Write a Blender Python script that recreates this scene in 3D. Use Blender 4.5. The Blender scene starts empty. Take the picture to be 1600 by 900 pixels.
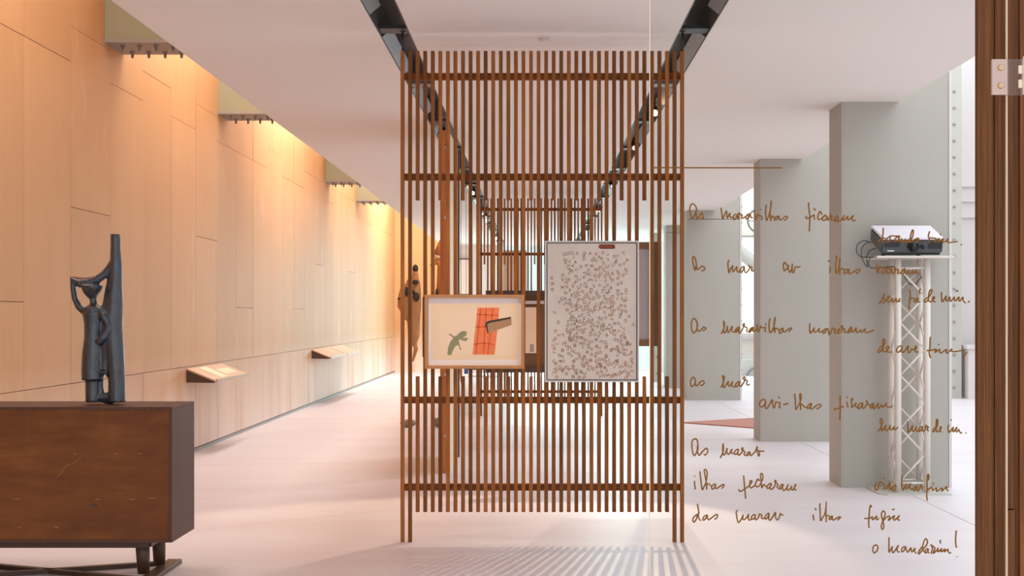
import bpy, bmesh, math, random
from mathutils import Vector, Matrix
R = random.Random(7)
SC = bpy.context.scene
COL = SC.collection

# ------------------------------------------------------------------ camera
F = 2300.0            # focal length in pixels of the 1600 x 900 frame
CX, CY, CH = 840.0, 493.0, 1.2
cam = bpy.data.cameras.new('camera'); cam.sensor_width = 36.0; cam.lens = 36.0 * F / 1600
cam.shift_x = -(CX - 800) / 1600; cam.shift_y = (CY - 450) / 1600
cam.clip_end = 200
camo = bpy.data.objects.new('camera', cam); COL.objects.link(camo)
camo.location = (0, 0, CH); camo.rotation_euler = (math.radians(90), 0, 0)
SC.camera = camo
# ------------------------------------------------------------------ world and big lights
W = bpy.data.worlds.new('sky'); SC.world = W; W.use_nodes = True
bg = W.node_tree.nodes['Background']
bg.inputs['Color'].default_value = (0.90, 0.98, 1.0, 1); bg.inputs['Strength'].default_value = 1.7
def area(name, loc, size, power, col, rot=(0, 0, 0), spread=180):
    l = bpy.data.lights.new(name, 'AREA'); l.shape = 'RECTANGLE'; l.size, l.size_y = size
    l.energy = power; l.color = col; l.spread = math.radians(spread)
    o = bpy.data.objects.new(name, l); COL.objects.link(o); o.location = loc; o.rotation_euler = rot
    return o
area('skylight_daylight', (5.2, 15, 5.6), (4.6, 28), 440, (0.93, 0.95, 1.0))
area('window_daylight', (0.8, 32.2, 1.6), (4.0, 2.8), 480, (0.9, 0.97, 1.0), (math.radians(-90), 0, 0))
for yy, e in ((7.0, 78), (12.2, 76), (17.5, 120), (22.8, 100), (28.3, 190)):
    area('warm_cove_light', (-2.45, yy, 4.7), (0.6, 3.0), e, (1.0, 0.96, 0.90))
SC.view_settings.view_transform = 'Standard'; SC.view_settings.look = 'None'
SC.view_settings.exposure = 0.0; SC.view_settings.gamma = 1.0; SC.view_settings.use_curve_mapping = False
SC.cycles.max_bounces = 8; SC.cycles.diffuse_bounces = 5; SC.cycles.transparent_max_bounces = 12
SC.cycles.use_denoising = True

# ------------------------------------------------------------------ helpers
def px(x, y, d):
    """point of the room that the pixel (x, y) shows at depth d"""
    return Vector(((x - CX) * d / F, d, CH - (y - CY) * d / F))
def lin(c):
    return tuple((v / 255 / 12.92) if v / 255 <= 0.04045 else ((v / 255 + 0.055) / 1.055) ** 2.4 for v in c) + (1,)
def mat(name, col, rough=0.6, metal=0.0, spec=0.5, noise=None, bump=0.0, emit=None, rand=0.0, coat=0.0):
    """noise = (scale xyz, amount, second colour)"""
    m = bpy.data.materials.new(name); m.use_nodes = True
    nt = m.node_tree; b = nt.nodes['Principled BSDF']
    b.inputs['Base Color'].default_value = lin(col); b.inputs['Roughness'].default_value = rough
    b.inputs['Metallic'].default_value = metal; b.inputs['Specular IOR Level'].default_value = spec
    b.inputs['Coat Weight'].default_value = coat
    if emit: b.inputs['Emission Color'].default_value = lin(col); b.inputs['Emission Strength'].default_value = emit
    out = None
    if noise:
        geo = nt.nodes.new('ShaderNodeNewGeometry')
        mp = nt.nodes.new('ShaderNodeVectorMath'); mp.operation = 'MULTIPLY'
        mp.inputs[1].default_value = noise[0]
        nt.links.new(geo.outputs['Position'], mp.inputs[0])
        n = nt.nodes.new('ShaderNodeTexNoise'); n.inputs['Scale'].default_value = 1; n.inputs['Detail'].default_value = 6
        n.inputs['Roughness'].default_value = 0.62
        if rand:
            oi = nt.nodes.new('ShaderNodeObjectInfo'); ad = nt.nodes.new('ShaderNodeVectorMath'); ad.operation = 'MULTIPLY_ADD'
            ad.inputs[1].default_value = (37, 37, 37)
            nt.links.new(oi.outputs['Random'], ad.inputs[0]); nt.links.new(mp.outputs[0], ad.inputs[2])
            nt.links.new(ad.outputs[0], n.inputs['Vector'])
        else: nt.links.new(mp.outputs[0], n.inputs['Vector'])
        cr = nt.nodes.new('ShaderNodeMapRange'); cr.inputs[1].default_value = 0.32; cr.inputs[2].default_value = 0.68
        nt.links.new(n.outputs['Fac'], cr.inputs[0])
        mx = nt.nodes.new('ShaderNodeMix'); mx.data_type = 'RGBA'
        mx.inputs[6].default_value = lin(col); mx.inputs[7].default_value = lin(noise[2])
        ml = nt.nodes.new('ShaderNodeMath'); ml.operation = 'MULTIPLY'; ml.inputs[1].default_value = noise[1]
        nt.links.new(cr.outputs[0], ml.inputs[0]); nt.links.new(ml.outputs[0], mx.inputs[0])
        out = mx.outputs[2]
        if bump:
            bp = nt.nodes.new('ShaderNodeBump'); bp.inputs['Strength'].default_value = bump; bp.inputs['Distance'].default_value = 0.01
            nt.links.new(n.outputs['Fac'], bp.inputs['Height']); nt.links.new(bp.outputs[0], b.inputs['Normal'])
    if rand:
        oi = nt.nodes.new('ShaderNodeObjectInfo'); mr = nt.nodes.new('ShaderNodeMapRange')
        mr.inputs[3].default_value = 1 - rand; mr.inputs[4].default_value = 1 + rand
        nt.links.new(oi.outputs['Random'], mr.inputs[0])
        hs = nt.nodes.new('ShaderNodeHueSaturation'); nt.links.new(mr.outputs[0], hs.inputs['Value'])
        if out: nt.links.new(out, hs.inputs['Color'])
        else: hs.inputs['Color'].default_value = lin(col)
        out = hs.outputs[0]
    if out: nt.links.new(out, b.inputs['Base Color'])
    return m

M = {}
M['ceiling'] = mat('ceiling_paint', (238, 233, 227), 0.85, noise=((0.35, 0.35, 1), 0.25, (233, 226, 219)))
M['floor'] = mat('pale_screed', (225, 219, 226), 0.42, spec=0.35, noise=((0.5, 2.2, 1), 0.7, (216, 203, 210)))
M['plaster'] = mat('white_plaster', (236, 228, 222), 0.85)
M['grey'] = mat('grey_board', (182, 177, 170), 0.75, noise=((1.2, 1.2, 0.8), 0.35, (170, 167, 160)))
M['beam'] = mat('beam_paint', (152, 148, 122), 0.7)
M['beamplate'] = mat('beam_plate', (150, 140, 132), 0.5)
M['bolt'] = mat('bolt_steel', (158, 152, 148), 0.5, 0.1)
M['rivcol'] = mat('steel_column_paint', (190, 187, 180), 0.6)
M['white'] = mat('white_paint', (218, 211, 212), 0.7)
M['slat'] = mat('slat_timber', (154, 98, 52), 0.6, spec=0.15, noise=((60, 60, 3.5), 0.8, (112, 64, 30)), rand=0.4)
M['rail'] = mat('rail_timber', (176, 104, 52), 0.7, spec=0.15, noise=((3, 50, 60), 0.8, (112, 64, 34)))
M['board'] = mat('board_timber', (208, 124, 60), 0.5, noise=((30, 30, 1.6), 0.6, (164, 88, 40)), rand=0.06)
M['post'] = mat('post_timber', (126, 76, 42), 0.6, spec=0.15, noise=((330, 60, 5.0), 0.8, (62, 36, 20)), rand=0.22)
M['nail'] = mat('filled_nail_mark', (176, 126, 80), 0.6)
M['edge'] = mat('pale_edge', (232, 208, 180), 0.4)
M['darkwood'] = mat('dark_timber', (84, 58, 44), 0.45, noise=((40, 40, 4), 0.6, (62, 42, 33)))
M['side'] = mat('sideboard_side', (92, 62, 50), 0.55, spec=0.3, noise=((60, 60, 2.5), 0.8, (74, 50, 42)))
M['steel'] = mat('dark_steel', (132, 128, 126), 0.45, 0.4, noise=((3, 1, 3), 0.6, (92, 88, 86)))
M['steel2'] = mat('grey_steel', (138, 134, 136), 0.5, 0.3)
M['black'] = mat('black_steel', (44, 42, 41), 0.5)
M['rod'] = mat('steel_rod', (90, 88, 86), 0.4, 0.7)
M['lampglow'] = mat('lamp_lens', (255, 214, 160), 0.3, emit=25)
M['lampdim'] = mat('lamp_lens_dim', (235, 235, 240), 0.2, emit=0.6)
M['truss'] = mat('truss_paint', (226, 218, 210), 0.45)
M['tplate'] = mat('plate_paint', (196, 196, 190), 0.5)
M['artframe'] = mat('oak_frame', (196, 138, 82), 0.5, noise=((40, 40, 20), 0.5, (170, 112, 62)))
M['mount'] = mat('mount_board', (250, 238, 232), 0.8)
M['paper'] = mat('print_paper', (248, 219, 186), 0.85)
M['paper2'] = mat('print_plate', (249, 222, 192), 0.85)
M['orange'] = mat('orange_ink', (246, 126, 78), 0.8, noise=((30, 30, 30), 0.5, (244, 150, 105)))
M['orange2'] = mat('orange_ink_deep', (224, 92, 48), 0.8)
M['sage'] = mat('sage_ink', (150, 148, 112), 0.8)
M['comb'] = mat('comb_ink', (74, 64, 52), 0.8)
M['comb2'] = mat('comb_teeth_ink', (196, 152, 112), 0.8)
M['alu'] = mat('pale_metal_frame', (206, 196, 192), 0.4, 0.2)
M['groove'] = mat('frame_groove', (118, 118, 116), 0.5)
M['panel'] = mat('letter_panel', (222, 210, 198), 0.6, noise=((9, 9, 7), 0.5, (208, 192, 182)))
M['letter'] = mat('letter_brown', (158, 100, 66), 0.6)
M['letter2'] = mat('letter_ochre', (188, 124, 76), 0.6)
M['slot'] = mat('slot_wood', (150, 72, 36), 0.6)
M['greyart'] = mat('grey_canvas', (172, 162, 162), 0.8)
M['frame2'] = mat('brown_frame', (120, 80, 48), 0.5)
M['ink'] = mat('bronze_ink', (126, 80, 24), 0.6, spec=0.2)
M['acrylic'] = mat('hinge_pad', (190, 160, 150), 0.35)
M['projtop'] = mat('projector_white', (240, 234, 246), 0.4)
M['proj'] = mat('projector_grey', (74, 78, 80), 0.4)
M['projdark'] = mat('projector_black', (30, 31, 34), 0.35)
M['lens'] = mat('lens_glass', (20, 20, 24), 0.08, coat=1.0)
M['cable'] = mat('cable_rubber', (52, 58, 62), 0.5)
M['rug'] = mat('rug_wool', (206, 140, 120), 0.95, noise=((22, 22, 1), 1.0, (150, 108, 104)))
M['carve'] = mat('carved_wood', (196, 146, 92), 0.6, noise=((20, 20, 8), 0.5, (160, 108, 62)))
M['carve2'] = mat('carved_orange_wood', (200, 126, 66), 0.6, noise=((20, 20, 8), 0.5, (160, 92, 44)))
M['patch'] = mat('black_patch', (54, 48, 44), 0.6)
M['stone'] = mat('stone', (150, 132, 112), 0.8, noise=((30, 30, 30), 0.6, (112, 96, 80)), bump=0.6)
M['cream'] = mat('cream_card', (238, 212, 170), 0.8)
M['beige'] = mat('beige_panel', (232, 208, 178), 0.8)
M['blue'] = mat('blue_paint', (60, 110, 176), 0.6)
M['navy'] = mat('navy_fabric', (44, 52, 70), 0.8)
M['shelfpaper'] = mat('label_sheet', (240, 222, 190), 0.7)
M['shelfface'] = mat('shelf_face', (206, 166, 132), 0.5, noise=((8, 3, 8), 0.6, (190, 148, 116)))

def glass_mat(name, tint, haze, gloss=True):
    m = bpy.data.materials.new(name); m.use_nodes = True; nt = m.node_tree; nt.nodes.clear()
    o = nt.nodes.new('ShaderNodeOutputMaterial'); t = nt.nodes.new('ShaderNodeBsdfTransparent'); t.inputs[0].default_value = tint
    g = nt.nodes.new('ShaderNodeBsdfGlossy'); g.inputs['Roughness'].default_value = 0.0
    d = nt.nodes.new('ShaderNodeBsdfTranslucent'); d.inputs[0].default_value = (0.8, 0.78, 0.76, 1)
    f = nt.nodes.new('ShaderNodeFresnel'); f.inputs[0].default_value = 1.2
    m1 = nt.nodes.new('ShaderNodeMixShader'); m2 = nt.nodes.new('ShaderNodeMixShader')
    nt.links.new(f.outputs[0], m1.inputs[0]); nt.links.new(t.outputs[0], m1.inputs[1]); nt.links.new(g.outputs[0], m1.inputs[2])
    if not gloss:      # reflection left out: pane transmits only
        nt.links.new(t.outputs[0], o.inputs[0]); return m
    m2.inputs[0].default_value = haze
    nt.links.new(m1.outputs[0], m2.inputs[1]); nt.links.new(d.outputs[0], m2.inputs[2]); nt.links.new(m2.outputs[0], o.inputs[0])
    return m
M['glass'] = glass_mat('clear_pane', (0.965, 0.975, 0.965, 1), 0.0, False)
M['winglass'] = glass_mat('window_pane', (0.99, 1, 1, 1), 0.0)

M['tintglass'] = glass_mat('daylight_tint_pane', (0.76, 0.975, 0.985, 1), 0.0)  # cyan of the daylight outside, put into the pane tint

def ply_material(name, base, alt, seedscale, rough, scuff, scuffcol, base_stain_glow):
    """plywood: vertical grain, cloudy tone, light scuffs; white stains and painted floor bounce near the floor"""
    m = mat(name, base, rough, noise=((0.9, 0.9, 0.5) if base_stain_glow else (3, 3, 6), 0.6 if base_stain_glow else 0.9, alt), spec=0.3, rand=0.045)
    nt = m.node_tree; b = nt.nodes['Principled BSDF']; src = b.inputs['Base Color'].links[0].from_socket
    geo = nt.nodes.new('ShaderNodeNewGeometry')
    def nz(sc, lo, hi):
        v = nt.nodes.new('ShaderNodeVectorMath'); v.operation = 'MULTIPLY'; v.inputs[1].default_value = sc
        nt.links.new(geo.outputs['Position'], v.inputs[0])
        n = nt.nodes.new('ShaderNodeTexNoise'); n.inputs['Scale'].default_value = 1; n.inputs['Detail'].default_value = 5
        nt.links.new(v.outputs[0], n.inputs['Vector'])
        r = nt.nodes.new('ShaderNodeMapRange'); r.inputs[1].default_value = lo; r.inputs[2].default_value = hi
        nt.links.new(n.outputs['Fac'], r.inputs[0]); return r.outputs[0]
    def mix(a, fac, colour, k):
        mm = nt.nodes.new('ShaderNodeMath'); mm.operation = 'MULTIPLY'; mm.inputs[1].default_value = k; nt.links.new(fac, mm.inputs[0])
        x = nt.nodes.new('ShaderNodeMix'); x.data_type = 'RGBA'; x.inputs[7].default_value = lin(colour)
        nt.links.new(mm.outputs[0], x.inputs[0]); nt.links.new(a, x.inputs[6]); return x.outputs[2]
    c = mix(src, nz((14, 14, 0.8) if base_stain_glow else (5, 5, 26), 0.4, 0.7), alt, 0.2 if base_stain_glow else 0.7)
    c = mix(c, nz((2.2 * seedscale, 2.2 * seedscale, 1.0), 0.64, 0.74), scuffcol, scuff)
    if base_stain_glow:  # white stains plus floor bounce put into the colour, stronger lower down
        s = nt.nodes.new('ShaderNodeSeparateXYZ'); nt.links.new(geo.outputs['Position'], s.inputs[0])
        r = nt.nodes.new('ShaderNodeMapRange'); r.inputs[1].default_value = 0.9; r.inputs[2].default_value = 0.05
        nt.links.new(s.outputs[2], r.inputs[0])
        st = nz((3.5, 3.5, 0.3), 0.12, 0.55)
        pr = nt.nodes.new('ShaderNodeMath'); pr.operation = 'MULTIPLY'; nt.links.new(r.outputs[0], pr.inputs[0]); nt.links.new(st, pr.inputs[1])
        c = mix(c, pr.outputs[0], (250, 232, 220), base_stain_glow)
    nt.links.new(c, b.inputs['Base Color'])
    return m
M['ply'] = ply_material('plywood', (214, 166, 118), (204, 152, 104), 1, 0.6, 0.35, (230, 196, 156), 0.8)
M['back'] = ply_material('sideboard_back', (128, 78, 36), (98, 54, 24), 6, 0.6, 0.3, (164, 112, 62), 0)

# geometry -----------------------------------------------------------------
def bx(bm, x0, x1, y0, y1, z0, z1, mi=0):
    vs = [bm.verts.new((x, y, z)) for x in (x0, x1) for y in (y0, y1) for z in (z0, z1)]
    for f in ((0, 1, 3, 2), (4, 6, 7, 5), (0, 4, 5, 1), (2, 3, 7, 6), (0, 2, 6, 4), (1, 5, 7, 3)):
        fa = bm.faces.new([vs[i] for i in f]); fa.material_index = mi
def ring(c, u, v, r, n): return [c + u * (r * math.cos(2 * math.pi * k / n)) + v * (r * math.sin(2 * math.pi * k / n)) for k in range(n)]
def tube(bm, pts, rad, n=8, cap=True, smooth=True):
    pts = [Vector(p) for p in pts]
    rr = rad if isinstance(rad, (list, tuple)) else [rad] * len(pts)
    prev = None; up = None
    for i, p in enumerate(pts):
        t = (pts[min(i + 1, len(pts) - 1)] - pts[max(i - 1, 0)])
        if t.length < 1e-9: t = Vector((0, 0, 1))
        t.normalize()
        if up is None: up = t.orthogonal().normalized()
        else:
            up = up - t * up.dot(t)
            up = up.normalized() if up.length > 1e-6 else t.orthogonal().normalized()
        v = t.cross(up)
        r = rr[i]
        ru, rv = (r if isinstance(r, tuple) else (r, r))
        cur = [bm.verts.new(p + up * (ru * math.cos(2 * math.pi * k / n)) + v * (rv * math.sin(2 * math.pi * k / n))) for k in range(n)]
        if prev:
            for k in range(n):
                f = bm.faces.new((prev[k], prev[(k + 1) % n], cur[(k + 1) % n], cur[k])); f.smooth = smooth
        elif cap: bm.faces.new(cur[::-1])
        prev = cur
    if cap: bm.faces.new(prev)
def poly(bm, pts, th, axis=1):
    """prism: outline pts (x,z) at y in (y0,y0+th) given as list of 3D points, extruded along +y"""
    a = [bm.verts.new(p) for p in pts]; b = [bm.verts.new((p[0], p[1] + th, p[2])) for p in pts]
    n = len(a)
    bm.faces.new(a); bm.faces.new(b[::-1])
    for i in range(n): bm.faces.new((a[i], b[i], b[(i + 1) % n], a[(i + 1) % n]))
def obj(name, bm, m, parent=None, bevel=0, smooth=False):
    bmesh.ops.recalc_face_normals(bm, faces=bm.faces)
    me = bpy.data.meshes.new(name); bm.to_mesh(me); bm.free()
    for k in (m if isinstance(m, list) else [m]): me.materials.append(k)
    o = bpy.data.objects.new(name, me); COL.objects.link(o)
    if parent: o.parent = parent
    if bevel:
        b = o.modifiers.new('bevel', 'BEVEL'); b.width = bevel; b.segments = 2; b.limit_method = 'ANGLE'
    if smooth:
        for p in me.polygons: p.use_smooth = True
    return o
def box(name, x0, x1, y0, y1, z0, z1, m, parent=None, bevel=0):
    bm = bmesh.new()
    if parent is not None and parent.parent is None:
        l = parent.location; x0, x1, y0, y1, z0, z1 = x0 - l.x, x1 - l.x, y0 - l.y, y1 - l.y, z0 - l.z, z1 - l.z
    elif parent is not None:
        l = parent.location + parent.parent.location; x0, x1, y0, y1, z0, z1 = x0 - l.x, x1 - l.x, y0 - l.y, y1 - l.y, z0 - l.z, z1 - l.z
    cx, cy, cz = (x0 + x1) / 2, (y0 + y1) / 2, z0
    bx(bm, x0 - cx, x1 - cx, y0 - cy, y1 - cy, 0, z1 - z0)
    o = obj(name, bm, m, parent, bevel); o.location = (cx, cy, cz); return o
def struct(o): o['kind'] = 'structure'; return o
def thing(name, label, cat, loc, group=None, rz=0):
    o = bpy.data.objects.new(name, None); COL.objects.link(o); o.empty_display_size = 0.1
    o.location = loc; o.rotation_euler = (0, 0, rz); tag(o, label, cat, group); return o
def tag(o, label, cat, group=None):
    o['label'] = label; o['category'] = cat
    if group: o['group'] = group
    return o
def sub(parent, child, loc=None, name=None):
    c = child.copy(); COL.objects.link(c); c.parent = parent
    if loc is not None: c.location = loc
    return c

# ------------------------------------------------------------------ setting
CEIL = 2.69
struct(box('floor', -3.25, 2.497, -3, 31.6, -0.2, 0, M['floor']))
struct(box('floor', 2.503, 8.3, -3, 31.6, -0.2, 0, M['floor']))
for a, b in ((-2.015, -0.84), (0.905, 2.515)):
    struct(box('ceiling', a, b, 1.5, 31.2, CEIL, CEIL + 0.14, M['ceiling']))
for c, d in ((1.5, 8.118), (8.124, 31.2)):
    struct(box('ceiling', -0.672, 0.74, c, d, CEIL, CEIL + 0.14, M['ceiling']))
struct(box('ceiling', -3.25, 2.2, 1.5, 31.6, 5.3, 5.5, M['plaster']))
wl = struct(box('wall_left', -3.25, -3.052, 1.5, 31.4, 0, 5.3, M['ply']))
# plywood sheets of the left wall
PW = 0.873
ys = [1.70 + PW * k for k in range(35)]
for k, y0 in enumerate(ys[:-1]):
    y1 = min(y0 + PW, 31.19)
    if y1 - y0 < 0.1: continue
    zc = [0.03, 0.758]
    sel = k % 4
    zc += {0: [2.85, 5.2], 1: [1.905, 3.08, 5.2], 2: [2.85, 5.2], 3: [1.28, 2.85, 5.2]}[sel]
    if R.random() < 0.3: zc = [0.03, 0.758, 3.08, 5.2]
    for z0, z1 in zip(zc[:-1], zc[1:]):
        dx = R.uniform(0, 0.0035)
        box('panel', -3.05, -3.032 + dx, y0 + 0.002, y1 - 0.002, z0 + 0.002, z1 - 0.002, M['ply'], wl)
struct(box('baseboard_left', -3.05, -3.025, 1.7, 31.19, 0, 0.026, M['beamplate']))
# added walls, out of view, that stop skylight spilling over the ceiling
struct(box('wall_light_stop_left', -2.0, -1.93, 1.5, 31.2, CEIL + 0.14, 5.3, M['plaster']))
struct(box('wall_light_stop_right', 2.0, 2.1, 1.5, 31.2, CEIL + 0.14, 5.3, M['plaster']))
# end wall, with two windows
WX0, WX1, WZ0, WZ1 = -0.74, 2.42, 0.02, 2.75
def bwall(x0, x1, z0, z1, m): return struct(box('wall_back', x0, x1, 31.2, 31.4, z0, z1, m))
bwall(-3.05, -1.97, 0, 5.3, M['ply'])
bwall(-1.97, WX0, 0, 5.3, M['plaster']); bwall(WX0, WX1, WZ1, 5.3, M['plaster']); bwall(WX1, 3.85, 0, 5.3, M['plaster'])
bwall(3.85, 5.1, 2.9, 5.3, M['plaster']); bwall(3.85, 5.1, 0, 0.79, M['plaster']); bwall(5.1, 8.3, 0, 5.3, M['plaster'])
def window(name, x0, x1, z0, z1, nx, nz):
    w = struct(box(name, x0, x1, 31.28, 31.36, z0, z0 + 0.03, M['white']))
    box('window_frame', x0, x1, 31.28, 31.36, z1 - 0.04, z1, M['white'], w)
    for i in range(nx + 1):
        xx = x0 + (x1 - x0) * i / nx; xx = min(max(xx, x0 + 0.02), x1 - 0.02)
        box('mullion', xx - 0.02, xx + 0.02, 31.28, 31.36, z0 + 0.03, z1 - 0.04, M['white'], w)
    for i in range(nx):
        a = x0 + (x1 - x0) * i / nx + 0.022; b = x0 + (x1 - x0) * (i + 1) / nx - 0.022
        for j in range(nz):
            c = z0 + 0.03 + (z1 - z0 - 0.07) * j / nz; d = z0 + 0.03 + (z1 - z0 - 0.07) * (j + 1) / nz
            box('pane', a, b, 31.31, 31.318, c + 0.004, d - 0.004, M['tintglass'] if name == 'window_1' else M['winglass'], w)
window('window_1', WX0, WX1, WZ0, WZ1, 3, 1)
window('window_2', 3.85, 5.1, 0.79, 2.9, 1, 1)
struct(box('trim_1', 3.8, 5.15, 31.12, 31.2, 0.70, 0.77, M['white']))
# far right wall with mouldings
struct(box('wall_right', 6.12, 8.3, 22.0, 22.2, 0, 5.3, M['white']))
for k, z in enumerate((2.66, 2.90, 3.12)):
    struct(box('trim_%d' % (k + 2), 6.16, 8.3, 21.96, 22.0, z, z + (0.09 if k == 0 else 0.03), M['white']))
struct(box('wall_right', 8.1, 8.3, -3, 22.0, 0, 5.3, M['white']))

# grey columns (cladding boards) and the beams of the left light well --------
PY = [(10.26, 'nearest'), (14.0, 'second'), (20.85, 'third'), (24.3, 'fourth')]
clabel = ['wide grey column nearest the camera, behind the projector stand',
          'wide grey column second from the front, left of the projector column',
          'grey column third from the front, behind the rug',
          'grey column farthest back, seen through the right end slats']
for k, (y, _) in enumerate(PY):
    t = thing('column', clabel[k], 'column', (2.12, y, 0), 'grey columns along the right aisle')
    box('cladding_panel', 2.13, 2.865, y, y + 0.02, 0, 2.56 if k > 1 else 5.25, M['grey'], t)
    if k > 1: box('cladding_panel', 2.13, 2.865, y, y + 0.02, 2.57, 5.25, M['grey'], t)
    box('column_body', 2.12, 2.875, y + 0.021, y + 0.44, 0, 5.25, M['grey'], t)
    box('edge_strip', 2.866, 2.886, y - 0.006, y + 0.02, 0, 5.25, M['white'], t)
    b = box('corner_strip', 2.118, 2.129, y - 0.001, y + 0.02, 0, 5.25, M['grey'], t)
# beams
bolt_me = None
blabel = ['beige beam end nearest the camera, high on the plywood wall', 'beige beam end second from the front, high on the plywood wall',
          'beige beam end third from the front, high on the plywood wall', 'beige beam end farthest back, high on the plywood wall']
def boltmesh(r, h, name='bolt'):
    bm = bmesh.new()
    tube(bm, [(0, 0, 0), (0, 0, -h * 0.25)], r * 1.5, 8); tube(bm, [(0, 0, -h * 0.25), (0, 0, -h * 0.8), (0, 0, -h)], [r, r, r * 0.5], 6)
    return bm
BM = None
for k, y in enumerate((10.3, 13.95, 21.0, 24.55)):
    t = thing('ceiling_beam', blabel[k], 'beam', (-2.5, y, 3.11), 'beams crossing the left light well')
    box('beam_body', -3.03, -2.0, y, y + 0.45, 3.135, 3.75, M['beam'], t)
    pl = box('soffit_plate', -3.03, -2.0, y - 0.02, y + 0.47, 3.108, 3.133, M['beamplate'], t)
    for i in range(6):
        for j in (0.1, 0.35):
            loc = (-2.93 + 0.118 * i + 2.5, j, -0.002)
            if BM is None:
                o = obj('bolt', boltmesh(0.012, 0.048), M['bolt'], t); BM = o.data
            else:
                o = bpy.data.objects.new('bolt', BM); COL.objects.link(o); o.parent = t
            o.location = loc

# riveted steel columns -----------------------------------------------------
RM = None
def riveted(x, y, w, sp, label, side):
    """an I-section steel column; rivets in a row up the flange"""
    global RM
    t = thing('riveted_column', label, 'column', (x, y, 0), 'riveted steel columns at the far end')
    box('flange', x - w / 2, x + w / 2, y, y + 0.02, 0, 5.2, M['rivcol'], t)
    box('web', x - 0.012, x + 0.012, y + 0.02, y + 0.3, 0, 5.2, M['rivcol'], t)
    box('flange', x - w / 2, x + w / 2, y + 0.3, y + 0.32, 0, 5.2, M['rivcol'], t)
    n = int(4.6 / sp)
    for i in range(n):
        if RM is None:
            bm = bmesh.new(); bmesh.ops.create_uvsphere(bm, u_segments=8, v_segments=5, radius=0.022)
            o = obj('rivet', bm, M['bolt'], t, smooth=True); RM = o.data
        else:
            o = bpy.data.objects.new('rivet', RM); COL.objects.link(o); o.parent = t
        o.location = (side * w / 2 * 0.75, -0.012, 0.16 + i * sp)
riveted(5.99 + 0.06, 21.3, 0.17, 0.238, 'pale riveted steel column at the far right beside the timber post', -0.4)
riveted(2.94, 21.6, 0.11, 0.24, 'pale riveted steel column just right of the third grey column', 1)
riveted(2.335, 24.9, 0.13, 0.27, 'pale riveted steel column seen between the two end slats', 0.6)
riveted(2.14, 26.6, 0.10, 0.29, 'pale riveted steel column seen beside the left rim of the glass', 0.6)
# low white cabinet beside the far column
t = thing('white_plinth', 'white plinth with recessed front panel, low beside timber post', 'plinth', (6.9, 21.4, 0))
box('body', 6.19, 7.6, 21.15, 21.7, 0, 0.72, M['white'], t); box('top', 6.16, 7.63, 21.12, 21.73, 0.72, 0.77, M['white'], t)
box('front_panel', 6.32, 7.5, 21.135, 21.149, 0.05, 0.6, M['plaster'], t)

# ------------------------------------------------------------------ light tracks
def track(x0, x1, outer, label):
    t = thing('light_track', label, 'track', ((x0 + x1) / 2, 16, CEIL), 'recessed lighting channels')
    for xx, nm in ((x0, 'side_plate'), (x1 - 0.004, 'side_plate')):
        box(nm, xx, xx + 0.004, 1.5, 31.1, CEIL + 0.001, CEIL + 0.2, M['steel'], t)
    box('top_plate', x0 + 0.005, x1 - 0.005, 1.5, 31.1, CEIL + 0.18, CEIL + 0.2, M['steel'], t)
    xi = x1 - 0.012 if outer < 0 else x0 + 0.006
    box('inner_rail', xi, xi + 0.006, 1.5, 31.1, CEIL + 0.01, CEIL + 0.05, M['black'], t)
    bo = x0 + 0.006 if outer < 0 else x1 - 0.018
    y = 6.0; k = 0
    while y < 30:
        if k % 6 != 4:
            bm = bmesh.new(); u = 0.055 * (1 if outer < 0 else -1); o0 = (x0 + 0.006 if outer < 0 else x1 - 0.006) - (x0 + x1) / 2
            for q in (0, 1):
                pts = [(o0, 0.004), (o0 + u, 0.05), (o0 + u, 0.055), (o0, 0.009)]
                yy_ = y + 0.06 + 1.25 * q - 16
                vv = [bm.verts.new((p[0], yy_, p[1])) for p in pts]; bm.faces.new(vv)
                if q:
                    for i in range(4): bm.faces.new((old[i], vv[i], vv[(i + 1) % 4], old[(i + 1) % 4]))
                old = vv
            obj('reflector', bm, M['steel2'], t)
        box('cross_bar', x0 + 0.005, x1 - 0.005, y + 1.72, y + 1.86, CEIL + 0.015, CEIL + 0.035, M['steel'] if k % 3 == 1 else M['black'], t)
        y += 1.84; k += 1
    return t
track(-0.84, -0.672, -1, 'dark recessed lighting channel, left of the two')
track(0.74, 0.905, 1, 'dark recessed lighting channel, right of the two')
def spot(x, y, lit, label, aim=None, power=0, col=(1, 0.78, 0.55), cone=60, blend=0.6, size=0.012):
    g = 'spotlights in the lighting channels'
    t = thing('spotlight', label, 'lamp', (x, y, CEIL), g)
    bm = bmesh.new(); d = Vector((0, -0.75, -0.35)).normalized()
    c = Vector((0, 0, -0.015))
    tube(bm, [c - d * 0.07, c - d * 0.06, c + d * 0.05, c + d * 0.055], [0.02, 0.028, 0.03, 0.026], 14)
    obj('housing', bm, M['black'], t)
    bm = bmesh.new(); tube(bm, [(0, 0, 0.06), (0, 0, 0)], 0.008, 8); obj('stem', bm, M['black'], t)
    bm = bmesh.new(); tube(bm, [c + d * 0.0555, c + d * 0.058], 0.022, 14); obj('lens', bm, M['lampglow'] if lit else M['lampdim'], t)
    if power:
        l = bpy.data.lights.new('lamp_light', 'SPOT'); l.energy = power; l.color = col; l.spot_size = math.radians(cone); l.spot_blend = blend; l.shadow_soft_size = size
        o = bpy.data.objects.new('lamp_light', l); COL.objects.link(o); o.location = Vector((x, y, CEIL - 0.09)) + d * 0.01
        o.rotation_euler = (Vector(aim) - o.location).to_track_quat('-Z', 'Y').to_euler()
spot(0.84, 10.6, True, 'lit spotlight with starburst glare behind the upper right slats', (-0.35, 7.9, 0), 230, cone=60, blend=0.25, size=0.008)
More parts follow.
